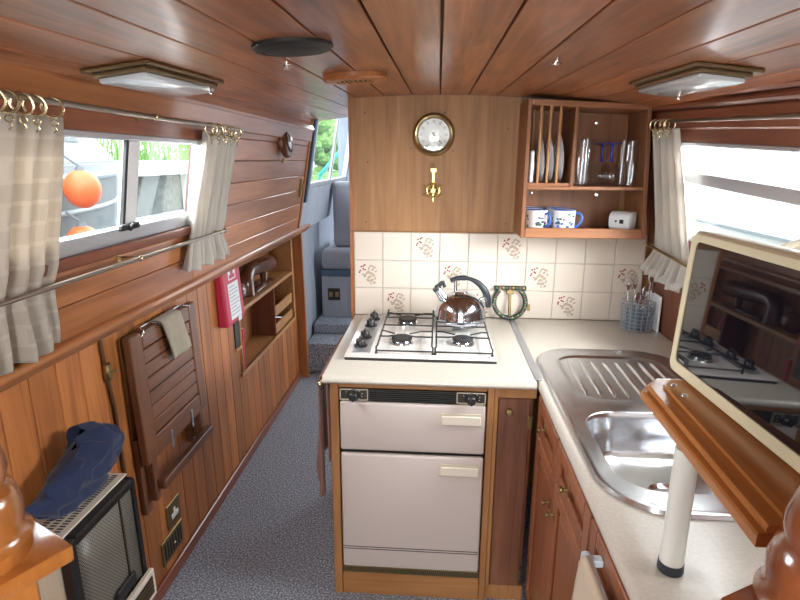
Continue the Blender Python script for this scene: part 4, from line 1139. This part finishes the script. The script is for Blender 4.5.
for i, (y, lab) in enumerate(((1.858, 'leftmost brass ring of the far left curtain'), (1.918, 'second brass ring from the left on the far left curtain'), (1.978, 'middle brass ring of the far left curtain'), (2.032, 'fourth brass ring from the left on the far left curtain'), (2.095, 'rightmost brass ring of the far left curtain'))):
    ring(XL(1.677)+.050, y, 1.677, R(30+8*(i % 3)), lab, 'brass rings on the far left curtain')
for i, (y, lab) in enumerate(((2.165, 'leftmost brass ring of the right-hand curtain by the rack'), (2.12, 'second brass ring from the left on the right-hand curtain'), (2.08, 'third brass ring from the left on the right-hand curtain'), (2.035, 'rightmost brass ring of the right-hand curtain'))):
    ring(XR(1.699)-.050, y, zr(1.699, y), R(-35-9*(i % 3)), lab, 'brass rings on the right-hand curtain')

# ------------------------------------------------------------------ ceiling fittings
def clight(lab, x0, x1, y0, y1, sw):
    xm, ym = (x0+x1)/2, (y0+y1)/2; z = ZC(xm, ym)
    t_ = thing('ceiling_light', lab, 'ceiling light', (xm, ym, z), 'rectangular ceiling lights')
    mt = Matrix.Translation((xm, ym, z-.001)) @ Matrix.Rotation(math.atan(.2*xm), 4, 'Y') @ Matrix.Rotation(.03, 4, 'X')
    a, b = (x1-x0)/2, (y1-y0)/2
    mb = MB(mt); mb.box(-a, a, -b, b, -.008, 0, .002); mb.box(-a+.014, a-.014, -b+.014, b-.014, -.018, -.0075, .003); mb.build('frame', 'bronze', t_, smooth=False)
    mb = MB(mt); mb.box(-a+.022, a-.022, -b+.022, b-.022, -.029, -.0175, .005, 2); mb.build('diffuser', 'frost', t_)
    mb = MB(mt); mb.cyl((sw*(a-.022), b-.06, -.030), (sw*(a-.022), b-.06, -.016), .004); mb.ball((sw*(a-.022), b-.06, -.034), .005); mb.build('switch', 'chrome', t_)
clight('bronze framed rectangular ceiling light above the left window', -.735, -.586, 1.15, 1.56, 1)
clight('bronze framed rectangular ceiling light near the plate rack', .528, .672, 1.268, 1.69, 1)
def onceil(x, y): return Matrix.Translation((x, y, ZC(x, y)-.0005)) @ Matrix.Rotation(math.atan(.2*x), 4, 'Y') @ Matrix.Rotation(.03, 4, 'X')
sp_ = thing('ceiling_speaker', 'flat black round speaker on the ceiling boards', 'speaker', (-.295, 1.165, ZC(-.295, 1.165)))
mt = onceil(-.295, 1.165)
mb = MB(mt); mb.lathe([(.080, 0), (.080, -.006), (.074, -.011), (.062, -.013), (.060, -.010), (0, -.010)], seg=40); mb.build('rim', 'blackm', sp_)
mb = MB(mt); mb.lathe([(.060, -.0102), (.055, -.014), (.03, -.0155), (0, -.016)], seg=36); mb.build('grille', 'blackm', sp_)
vt = thing('ceiling_vent', 'round wooden ceiling vent with slotted centre near the bulkhead', 'vent', (-.25, 1.70, ZC(-.25, 1.7)))
mt = onceil(-.25, 1.70)
mb = MB(mt); mb.lathe([(.093, 0), (.093, -.012), (.087, -.018), (.055, -.019), (.052, -.014), (0, -.014)], seg=40); mb.build('wooden_ring', 'orange', vt)
mb = MB(mt)
for k in range(7): mb.box(-.045+k*.0135, -.038+k*.0135, -.035, .035, -.018, -.0142)
mb.build('slats', 'oldbrass', vt, smooth=False)
hk = MB(onceil(-.37, 1.40)); hk.lathe([(.012, 0), (.012, -.003), (.006, -.005), (.006, -.008), (.009, -.010), (.007, -.013), (0, -.014)], seg=16)
tag(hk.build('ceiling_hook', 'chrome', origin=(-.37, 1.40, ZC(-.37, 1.4))), 'small chrome knob on the ceiling behind the black speaker', 'hook')
hk = MB(onceil(.273, 1.42)); hk.lathe([(.007, 0), (.007, -.002), (.003, -.004), (.003, -.007), (0, -.008)], seg=16); hk.tube([(-.012, 0, -.006), (0, 0, -.008), (.012, 0, -.006)], .002, 8)
tag(hk.build('ceiling_hook', 'chrome', origin=(.273, 1.42, ZC(.273, 1.42))), 'small chrome hook on the bare ceiling right of centre', 'hook')

# ------------------------------------------------------------------ things on the left wall
# folded slatted table
def wl(y, z, d): return (XL(z)+d, y, z)
ft = thing('folding_table', 'dark slatted wooden table folded flat against the left panelling', 'table', wl(1.75, .6, .03))
TY, TZ0, TZ1 = (1.585, 2.062), .572, 1.020
def XT(z): return XL(z)+.022*(1.03-z)                       # hangs with its foot away from the wall
def tb_(name, mat, y0, y1, z0, z1, d0=.018, d1=.046, bev=.004):
    mb = MB(); left_block(mb, y0, y1, z0, z1, d0, d1, bev, XT); mb.build(name, mat, ft, smooth=False)
tb_('stile', 'teak', TY[0], TY[0]+.07, TZ0, TZ1); tb_('stile', 'teak', TY[1]-.058, TY[1], TZ0, TZ1)
tb_('rail', 'teaky', TY[0]+.071, TY[1]-.059, TZ1-.06, TZ1); tb_('rail', 'teaky', TY[0]+.071, TY[1]-.059, TZ0, TZ0+.075)
n = 6; zz0, zz1 = TZ0+.079, TZ1-.064
for k in range(n):
    a = lerp(zz0, zz1, k/n)+.002; b = lerp(zz0, zz1, (k+1)/n)-.002
    tb_('slat', 'teaky', TY[0]+.072, TY[1]-.060, a, b, .024, .042, .003)
for y, z0 in ((1.59, .375), (1.965, .45)):
    mb = MB(); left_block(mb, y, y+.045, z0, .66, .001, .022, .003); mb.build('wall_batten', 'teak', ft, smooth=False)
for y, z0 in ((1.61, .42), (1.985, .465)):
    mb = MB(); left_block(mb, y, y+.030, z0, .60, .0225, .055, .004); mb.build('folding_leg', 'teak', ft, smooth=False)
mb = MB(); left_block(mb, 1.62, 2.035, .462, .498, .0555, .085, .004); mb.build('cross_bar', 'teaky', ft, smooth=False)
for y in (1.75, 1.915):
    mb = MB(); left_block(mb, y-.007, y+.007, .55, .62, .0465, .050, .001, XT); mb.build('hinge', 'steel', ft, smooth=False)
def hookw(y, lab):
    z = TZ1
    mb = MB(); mb.tube([wl(y-.06, z-.012, .050), wl(y-.05, z+.002, .052), wl(y-.03, z+.008, .030), wl(y+.03, z+.008, .030), wl(y+.05, z+.002, .052), wl(y+.06, z-.010, .052)], .0028, 8)
    tag(mb.build('wire_hook', 'steel', origin=wl(y, z, .03)), lab, 'hook', 'wire hooks on the table top edge')
hookw(1.71, 'wire hook left of the taupe cloth on folded table'); hookw(1.94, 'wire hook right of the taupe cloth on folded table')
def dish(u, v):
    y = lerp(1.76, 1.895, u)+.06*v+.012*v*(u-.5)
    s = v*.175
    w = .004*math.sin(u*8+v*3)
    if v < .12:
        t = v/.12; return wl(y, TZ1+.003+.006*math.sin(t*PI), lerp(.020, .054, t))
    return wl(y, TZ1+.003-(s-.021), .054+w+.002+.06*s)
hang('dish_cloth', 'taupe', dish, 14, 22, .006, 'taupe cloth hanging over top edge of the folded table', 'cloth', origin=wl(1.77, 1.02, .05))
pp = thing('wall_pipe', 'thin brown pipe with brass clip left of the folded table', 'pipe', wl(1.49, .8, .01))
mb = MB(); mb.tube([wl(1.494, 1.09, .008), wl(1.504, .94, .008), wl(1.52, .815, .008), wl(1.522, .60, .008), wl(1.522, .1, .008)], .006, 10); mb.build('pipe', 'pipe', pp)
mb = MB(); left_block(mb, 1.494, 1.520, .91, .965, .002, .020, .004); mb.tube([wl(1.508, .937, .018), wl(1.52, .94, .03), wl(1.555, .925, .012)], .003, 8); mb.build('clip', 'oldbrass', pp)
# heater
he = thing('wall_heater', 'beige and black mesh-fronted heater on the left wall', 'heater', wl(1.2, .3, .08))
HYa, HYb, HT = 1.058, 1.352, .692
mb = MB(); left_block(mb, HYa, HYb, .16, HT-.004, .002, .115, .004); mb.build('casing', 'beige', he, smooth=False)
mb = MB(); left_block(mb, HYa, HYb, HT-.004, HT+.002, .01, .127, .002); mb.mi = 1
for i in range(3):
    for j in range(26):
        y = HYa+.02+j*.0102; d = .045+i*.024
        left_block(mb, y, y+.005, HT+.0015, HT+.0026, d, d+.015)
mb.build('top_grille', ['creamlt', 'brownblk'], he, smooth=False)
mb = MB()
left_block(mb, HYa, HYa+.028, .16, HT-.006, .115, .150, .006); left_block(mb, HYb-.012, HYb, .16, HT-.006, .115, .150, .006); left_block(mb, HYa+.028, HYb-.012, HT-.034, HT-.006, .115, .150, .006); left_block(mb, HYa+.028, HYb-.012, .16, .2, .115, .150, .006)
mb.build('front_frame', 'black', he, smooth=False)
mb = MB()
y0_, y1_ = HYa+.026, HYb-.011
def hm(u, v): 
    y = lerp(y0_, y1_, u); z = lerp(.198, HT-.032, v)
    return wl(y, z, .136)
mb.grid(hm, 4, 4, lambda u, v: (u*(y1_-y0_), v*.5)); mb.build('mesh_front', 'mesh', he, solid=.002)
mb = MB()
for k in range(1): left_block(mb, HYb-.075, HYb-.068, .2, HT-.036, .1365, .141, .001)
mb.build('mesh_seam', 'brownblk', he, smooth=False)
mb = MB(); left_block(mb, HYb-.165, HYb+.004, .285, .375, .150, .166, .003); mb.mi = 1; left_block(mb, HYb-.150, HYb-.011, .30, .36, .1655, .1675, .001)
mb.mi = 2
for k in range(4): left_block(mb, HYb-.148, HYb-.012, .306+k*.0135, .310+k*.0135, .1675, .169)
mb.build('control_panel', ['creamlt', 'brownblk', 'oldbrass'], he, smooth=False)
mb = MB(); left_block(mb, HYb-.150, HYb-.06, .382, .42, .142, .152, .004); mb.build('front_latch', 'iron', he, smooth=False)
# navy cloth bundle on the heater
def bag(u, v):
    th = 2*PI*u
    y = 1.225+.165*math.cos(th)*math.sin(PI*(.06+.90*v))**.6*(1-.10*v)
    x0 = -.915+.060*math.sin(th)*math.sin(PI*(.06+.90*v))**.7
    z = HT+.004+.165*v*(1+.14*math.cos(th-.3))
    p = Vector((x0-.012*v, y+.012*v, z))
    n_ = noise.noise(p*9)*.042+(.5-abs(noise.noise(p*17+Vector((3, 1, 5)))))*.05-.018+noise.noise(p*45)*.008
    p += Vector((n_*.7, n_*1.0, abs(n_)*.5 if v > .1 else 0))
    p.x = max(p.x, XL(p.z)+.006)
    return p
mb = MB(); mb.grid(bag, 80, 50)
bmesh.ops.remove_doubles(mb.bm, verts=mb.bm.verts, dist=.002)
o = mb.build('cloth_bundle', 'navy', ang=180, subd=1, origin=(-.89, 1.2, HT+.003)); tag(o, 'crumpled navy blue cloth bag lying on top of the heater', 'bag')
# switch plate and vent plate, low on the wall
so = thing('switch_plate', 'brass switch plate on panelling under the folded table', 'switch', wl(1.755, .27, 0))
mb = MB(); left_block(mb, 1.740, 1.843, .203, .30, .0005, .006, .002); mb.build('plate', 'oldbrass', so, smooth=False)
mb = MB(); left_block(mb, 1.768, 1.818, .232, .252, .006, .010, .001); left_block(mb, 1.785, 1.799, .255, .272, .006, .009, .001); mb.build('rocker', 'white', so, smooth=False)
vo = thing('vent_plate', 'brass slotted vent plate low on the left wall', 'vent', wl(1.75, .15, 0))
mb = MB(); left_block(mb, 1.677, 1.842, .090, .188, .0005, .006, .002); mb.build('plate', 'oldbrass', vo, smooth=False)
mb = MB()
for k in range(7): left_block(mb, 1.692+k*.0205, 1.703+k*.0205, .105, .173, .0058, .0068)
mb.build('slots', 'darkhole', vo, smooth=False)
mb = MB(); mb.ball(wl(1.76, .139, .010), .006, 10, 6); mb.build('slide_knob', 'brass', vo)
# fire blanket box
fb = thing('fire_blanket_box', 'red fire blanket case with white label on the left wall', 'fire blanket', wl(2.45, .81, .0))
FB0, FB1 = 2.37, 2.60
def XF(z): return XL(z)+.05*(1.09-z)                       # foot of the case stands off a little
mb = MB(); mb.hexa([(XL(.81)+.0005, FB0, .81), (XL(.81)+.0005, FB1, .81), (XF(.81)+.038, FB1, .81), (XF(.81)+.038, FB0, .81), (XL(1.088)+.0005, FB0, 1.088), (XL(1.088)+.0005, FB1, 1.088), (XF(1.088)+.038, FB1, 1.088), (XF(1.088)+.038, FB0, 1.088)], .010, 2); mb.build('case', 'crim', fb, smooth=False)
def fbb(mb, y0, y1, z0, z1, d0, d1): left_block(mb, y0, y1, z0, z1, d0, d1, 0, XF)
mb = MB(); fbb(mb, 2.420, 2.550, .835, 1.005, .0382, .0392); mb.mi = 1
for k in range(9):
    z = .99-k*.0165
    fbb(mb, 2.427, 2.427+(.11 if k % 3 else .075), z-.004, z, .0392, .0396)
mb.build('instruction_label', ['paper', 'ink'], fb, smooth=False)
mb = MB(); fbb(mb, 2.440, 2.530, 1.02, 1.072, .0382, .0392); mb.mi = 1
fbb(mb, 2.450, 2.520, 1.026, 1.044, .0392, .0397); fbb(mb, 2.470, 2.500, 1.044, 1.064, .0392, .0397)
mb.build('emblem', ['paper', 'crim'], fb, smooth=False)
mb = MB(); fbb(mb, 2.495, 2.535, .812, .838, .0397, .043); mb.build('pull_tab', 'paper', fb, smooth=False)
dh = thing('wall_recess', 'narrow wall recess below the red case, its shade made as a black plate', 'recess', wl(2.565, .62, .0))
mb = MB(); left_block(mb, 2.555, 2.615, .645, .805, .0005, .006, .001); mb.build('recess_shade', 'black', dh, smooth=False)  # black plate stands in for the shaded depth of a wall recess
mb = MB(); left_block(mb, 2.552, 2.618, .630, .644, .0005, .014, .002); mb.build('foot', 'niche', dh, smooth=False)
mb = MB(Matrix.Translation((-1.07, 2.662, NZ0+.001)) @ Matrix.Rotation(R(-3), 4, 'X')); mb.box(-.065, .075, -.012, .012, 0.002, .225, .002); mb.mi = 1; mb.box(-.063, .073, -.009, .009, .006, .2255)
tag(mb.build('book', ['crim', 'paper'], smooth=False, origin=(-1.07, 2.662, NZ0)), 'thin red book standing at left end of the niche', 'book')
# pocket contents
mb = MB(); mb.lathe([(0, 0), (.018, 0), (.018, .10), (.010, .115), (.010, .13), (0, .13)], (-1.06, 3.36, .6055), seg=16); mb.mi = 1; mb.lathe([(.0182, .02), (.0182, .07)], (-1.06, 3.36, .6055), seg=16)
tag(mb.build('small_bottle', ['crim', 'yel'], origin=(-1.06, 3.36, .6055)), 'small red and yellow bottle in the upper niche pocket', 'bottle')
mb = MB(); mb.tube([(-1.05, 3.29, NZ0+.002), (-1.05, 3.33, NZ0+.07), (-1.05, 3.40, NZ0+.095)], [.010, .014, .010], 10)
tag(mb.build('white_tube', 'white', origin=(-1.05, 3.3, NZ0)), 'small white tube sticking out of the lower niche pocket', 'tube')
# carved ornament
oz = SHZ+.0005
mb = MB()
mb.tube([(-1.065, 2.95, oz), (-1.065, 2.95, oz+.05), (-1.065, 2.955, oz+.10), (-1.065, 3.0, oz+.128), (-1.065, 3.10, oz+.128), (-1.065, 3.22, oz+.120), (-1.065, 3.37, oz+.108), (-1.065, 3.405, oz+.105), (-1.065, 3.42, oz+.103)], [.050, .046, .042, .041, .043, .050, .054, .046, .025], 18)
mb.ball((-1.065, 2.80, oz+.056), (.055, .066, .056), 18, 12); mb.box(-1.11, -1.02, 3.0, 3.36, oz+.0005, oz+.016, .006); mb.tube([(-1.065, 3.27, oz+.012), (-1.065, 3.27, oz+.10)], [.020, .028], 12)
tag(mb.build('carved_ornament', 'carve', ang=70, origin=(-1.065, 2.95, oz)), 'glossy dark carved wooden ornament on the niche shelf', 'ornament')
# bulkhead lamp on upper wall and door catch
bl = thing('wall_lamp', 'round dark rimmed lamp on the upper left wall near its far end', 'lamp', wl(2.91, 1.655, 0))
ax = Vector((1, 0, .17)).normalized()
axs = (Vector((0, 1, 0)), ax.cross(Vector((0, 1, 0))).normalized(), ax)
mb = MB(); mb.lathe([(.078, 0), (.078, .018), (.072, .028), (.058, .034), (.052, .030)], wl(2.91, 1.652, .0005), axs, 32); mb.build('rim', 'redz', bl)
mb = MB(); mb.lathe([(.054, .028), (.046, .042), (.025, .050), (0, .052)], wl(2.91, 1.652, 0), axs, 28); mb.build('lens', 'brownglass', bl)
mb = MB(); mb.cyl(wl(2.91, 1.552, .015), wl(2.91, 1.575, .018), .007); mb.build('switch', 'oldbrass', bl)
mb = MB(); left_block(mb, 3.40, 3.435, 1.345, 1.455, .0005, .012, .003); left_block(mb, 3.412, 3.425, 1.38, 1.42, .012, .02, .002)
tag(mb.build('door_catch', 'oldbrass', smooth=False, origin=wl(3.42, 1.40, 0)), 'small metal catch at far end of the upper left boards', 'catch')

# ------------------------------------------------------------------ outdoors
WZ = .72
mb = MB(); mb.box(-40, -1.25, -10, 40, WZ-.02, WZ); mb.box(1.25, 40, -10, 40, WZ-.02, WZ)
o = mb.build('ground_water', 'water', smooth=False); o['kind'] = 'structure'
# moored boat to the left
bo = thing('moored_boat', 'grey moored boat with canvas cover outside the left window', 'boat', (-3.3, 3.4, WZ-.1))
def hullpt(u, v):
    # u along, v height
    y = lerp(-.5, 4.75, u)
    w = .62*(1-max(0, (u-.70)/.30)**2.0)
    z = lerp(WZ-.15, 1.50+.10*max(0, u-.6), v)
    return y, w*(.80+.20*v)+.02, z
BX = -2.95
mb = MB()
rk_ = lambda a, v, u: a[0]+.5*v*max(0, u-.6)
mb.grid(lambda u, v: (lambda a: (BX+a[1], rk_(a, v, u), a[2]))(hullpt(u, v)), 30, 8)
mb.grid(lambda u, v: (lambda a: (BX-a[1], rk_(a, v, u), a[2]))(hullpt(u, v)), 30, 8)
mb.grid(lambda u, v: (lambda a: (BX+a[1]*(2*v-1), rk_(a, 1, u), a[2]))(hullpt(u, 1)), 30, 4)
mb.build('hull', 'hull', bo, solid=.02)
for vv, rr in ((.93, .028), (.70, .016), (.42, .016)):
    mb = MB(); mb.tube([(lambda a: (BX+a[1]+.012, rk_(a, vv, u/30), a[2]))(hullpt(u/30, vv)) for u in range(31)], rr, 8); mb.build('rubbing_strake', 'cover', bo)
mb = MB(); mb.hexa([(BX-.52, .2, 1.505), (BX+.52, .2, 1.505), (BX+.42, 4.35, 1.52), (BX-.42, 4.35, 1.52), (BX-.36, .5, 2.12), (BX+.36, .5, 2.12), (BX+.30, 3.75, 2.08), (BX-.30, 3.75, 2.08)], .03, 2); mb.build('canvas_cover', 'cover', bo, smooth=False)
def cvp(t, z):
    # point on the slanting side of the cover
    k = (z-1.51)/.58; return (BX+lerp(.52-.10*t, .36-.06*t, k)+.006, lerp(.2+4.15*t, .5+3.25*t, k), z)
mb = MB(); mb.prism([(.72, 1.68), (.93, 1.68), (.92, 1.95), (.73, 1.95)], cvp, lambda t, z: tuple(Vector(cvp(t, z))+Vector((.006, 0, 0)))); mb.build('cover_window', 'hull', bo, smooth=False)
def fender(x, y, z, r, lab):
    t_ = thing('boat_fender', lab, 'fender', (x, y, z), 'orange fenders on the moored boat')
    mb = MB(); mb.ball((x, y, z), (r, r, r*1.12), 20, 14); mb.build('ball', 'orangef', t_)
    mb = MB(); mb.lathe([(r*.3, r*1.05), (r*.2, r*1.3), (0, r*1.32)], (x, y, z), seg=12); mb.tube([(x, y, z+r*1.3), (x-.09, y, z+r*1.3+.06)], .008, 6); mb.build('rope_eye', 'hull', t_)
fender(-2.185, 3.31, 1.385, .105, 'upper orange ball fender hanging on the grey boat')
fender(-2.19, 3.26, 1.05, .105, 'lower orange ball fender near the water by the grey boat')
# jetty
je = thing('jetty', 'white topped jetty with dark piling across the water on the left', 'jetty', (-4.0, 8, WZ-.2))
mb = MB(); mb.box(-4.05, -3.55, 4.8, 16, 1.36, 1.54, .02); mb.build('beam', 'jettyw', je, smooth=False)
mb = MB(); mb.box(-3.95, -3.72, 4.8, 16, WZ-.2, 1.36); mb.build('piling', 'jetty', je, smooth=False)
mb = MB(); mb.box(-3.72, -3.58, 4.8, 16, WZ-.1, .86, .01); mb.build('waling', 'cover', je, smooth=False)
for y in (6.1, 7.9, 9.8):
    mb = MB(); mb.box(-3.72, -3.56, y, y+.13, WZ-.1, 1.36, .01); mb.build('post', 'jettyw', je, smooth=False)
# reeds and shrubs behind
rq = random.Random(11)
mb = MB()
for i in range(1100):
    x = rq.uniform(-5.6, -4.2); y = rq.uniform(3.5, 14); h = rq.uniform(1.0, 2.2); w = rq.uniform(.012, .03)
    lx, ly = rq.uniform(-.35, .35), rq.uniform(-.5, .5); b0 = 1.0
    a = [mb.v((x, y-w, b0)), mb.v((x, y+w, b0))]
    for t in (.4, .75, 1.0):
        k = t*t; q = [mb.v((x+lx*k, y+ly*k-w*(1.02-t), b0+h*t)), mb.v((x+lx*k, y+ly*k+w*(1.02-t), b0+h*t))]
        mb.f([a[0], a[1], q[1], q[0]]); a = q
o = mb.build('reed_bed', 'reed', normals=False); tag(o, 'tall green reeds growing behind the jetty', 'reeds', kind='stuff')
mb = MB(); mb.box(-40, -4.06, -10, 40, .4, 1.05); o = mb.build('ground_bank', 'bush', smooth=False); o['kind'] = 'structure'
def shrub(x, y, z, r, lab, sd):
    mb = MB(); q = random.Random(sd)
    for k in range(70):
        a = q.uniform(0, 6.28); e = q.uniform(-1, 1); rr = r*q.uniform(.35, 1)
        c = (x+rr*math.cos(a)*math.sqrt(1-e*e), y+rr*math.sin(a)*math.sqrt(1-e*e), z+rr*e*.9)
        s_ = r*q.uniform(.14, .3); mb.ball(c, (s_, s_, s_*.8), 7, 5)
    t_ = thing('shrub', lab, 'shrub', (x, y, 1.05))
    mb.build('foliage', 'bush', t_); mb = MB(); mb.cyl((x, y, 1.04), (x, y, z), .06); mb.build('stem', 'jetty', t_)
shrub(-5.2, 20.5, 2.3, 1.5, 'leafy green shrub seen through left half of the bow window', 3)
shrub(-4.9, 25.0, 2.6, 1.9, 'leafy green shrub seen through right half of the bow window', 5)
shrub(-6.8, 17.2, 2.2, 1.3, 'leafy green shrub behind the reeds on the left bank', 9)
mb = MB(); mb.tube([(-3.2, 15.0, 1.15), (-2.0, 14.2, 2.3)], .05, 8); mb.tube([(-3.2, 15.2, .6), (-3.2, 15.0, 1.18)], .05, 8)
tag(mb.build('handrail', 'teal', origin=(-3.2, 15, .7)), 'turquoise sloping handrail seen through the bow window', 'handrail')
# white cruiser to the right
wb = thing('white_cruiser', 'bright white cruiser moored outside the right window', 'boat', (3.2, 4.5, WZ-.1))
mb = MB(); mb.grid(lambda u, v: (2.6+.12*v-.0+.5*max(0, u-.75)**1.5*2, lerp(-1.5, 8.5, u), lerp(WZ-.1, 1.30, v)), 30, 6)
mb.grid(lambda u, v: (lerp(2.72+.5*max(0, u-.75)**1.5*2, 4.6, v), lerp(-1.5, 8.5, u), 1.30), 30, 2); mb.build('hull', 'hullw', wb, solid=.02)
mb = MB(); mb.hexa([(3.0, 0, 1.31), (4.4, 0, 1.31), (4.4, 5.2, 1.31), (3.0, 5.2, 1.31), (3.2, .3, 1.72), (4.2, .3, 1.72), (4.2, 4.4, 1.72), (3.2, 4.4, 1.72)], .03, 2); mb.build('cabin', 'hullw', wb, smooth=False)
mb = MB()
mb.tube([(2.80, -1, 1.52), (2.80, 7.0, 1.50)], .012, 8)
for k in range(7): mb.tube([(2.80, -.5+k*1.2, 1.30), (2.80, -.5+k*1.2, 1.52)], .010, 8)
mb.build('guard_rail', 'alu', wb)
mb = MB(); mb.tube([(2.61, -1.4, 1.02), (2.61, 6.3, 1.02)], .035, 8); mb.build('rubbing_strake', 'cover', wb)

# ------------------------------------------------------------------ light
w = bpy.data.worlds.new('overcast'); scn.world = w; w.use_nodes = True
nt = w.node_tree; bg = nt.nodes['Background']
tc = nt.nodes.new('ShaderNodeTexCoord'); sx = nt.nodes.new('ShaderNodeSeparateXYZ'); cr = nt.nodes.new('ShaderNodeValToRGB')
cr.color_ramp.elements[0].position = .45; cr.color_ramp.elements[0].color = (.55, .60, .62, 1)
cr.color_ramp.elements[1].position = .60; cr.color_ramp.elements[1].color = (.92, .97, 1.0, 1)
mr = nt.nodes.new('ShaderNodeMapRange'); mr.inputs['From Min'].default_value = -1
nt.links.new(tc.outputs['Generated'], sx.inputs[0]); nt.links.new(sx.outputs['Z'], mr.inputs['Value']); nt.links.new(mr.outputs[0], cr.inputs['Fac']); nt.links.new(cr.outputs[0], bg.inputs['Color'])
bg.inputs['Strength'].default_value = 4.2
def area(name, loc, target, sx_, sy_, energy, col=(1, 1, 1), spread=180):
    l = bpy.data.lights.new(name, 'AREA'); l.shape = 'RECTANGLE'; l.size = sx_; l.size_y = sy_; l.energy = energy; l.color = col; l.spread = R(spread)
    o = bpy.data.objects.new(name, l); COL.objects.link(o); o.location = loc
    d = Vector(target)-Vector(loc); o.rotation_euler = d.to_track_quat('-Z', 'Y').to_euler()
    return o
# daylight falling in through the two side windows, the open stern door and the bow
area('daylight_left', (-1.25, 1.45, 1.72), (-.2, 1.45, 1.15), 1.0, .5, 40, (.93, .97, 1))
area('daylight_right', (1.32, 1.25, 1.72), (.2, 1.15, .9), 1.4, .6, 100, (.95, .98, 1))
area('daylight_stern', (0, -1.3, 1.7), (0, .9, 1.05), .9, 1.1, 25, (1, .97, .93))
area('daylight_bow', (-.5, 5.2, 2.10), (-.6, 4.2, .5), .8, .5, 12, (.93, .97, 1))

# ------------------------------------------------------------------ camera
F, H = 550., 1.57
P_ = math.atan(140/F); YW = math.atan(38/math.hypot(F, 140)); ROLL = R(.35)
fw = Vector((-math.sin(YW)*math.cos(P_), math.cos(YW)*math.cos(P_), -math.sin(P_)))
rt = Vector((math.cos(YW), math.sin(YW), 0)); upv = rt.cross(fw)
rt2 = rt*math.cos(ROLL)+upv*math.sin(ROLL); up2 = -rt*math.sin(ROLL)+upv*math.cos(ROLL)
cam = bpy.data.cameras.new('camera'); co = bpy.data.objects.new('camera', cam); COL.objects.link(co)
mat = Matrix((rt2, up2, -fw)).transposed().to_4x4(); mat.translation = (0, 0, H); co.matrix_world = mat
cam.sensor_width = 36; cam.sensor_fit = 'HORIZONTAL'; cam.lens = 36*F/800; cam.clip_start = .02
scn.camera = co
scn.view_settings.view_transform = 'Standard'; scn.view_settings.look = 'None'; scn.view_settings.gamma = 1
scn.view_settings.exposure = 0.9
scn.view_settings.use_curve_mapping = False
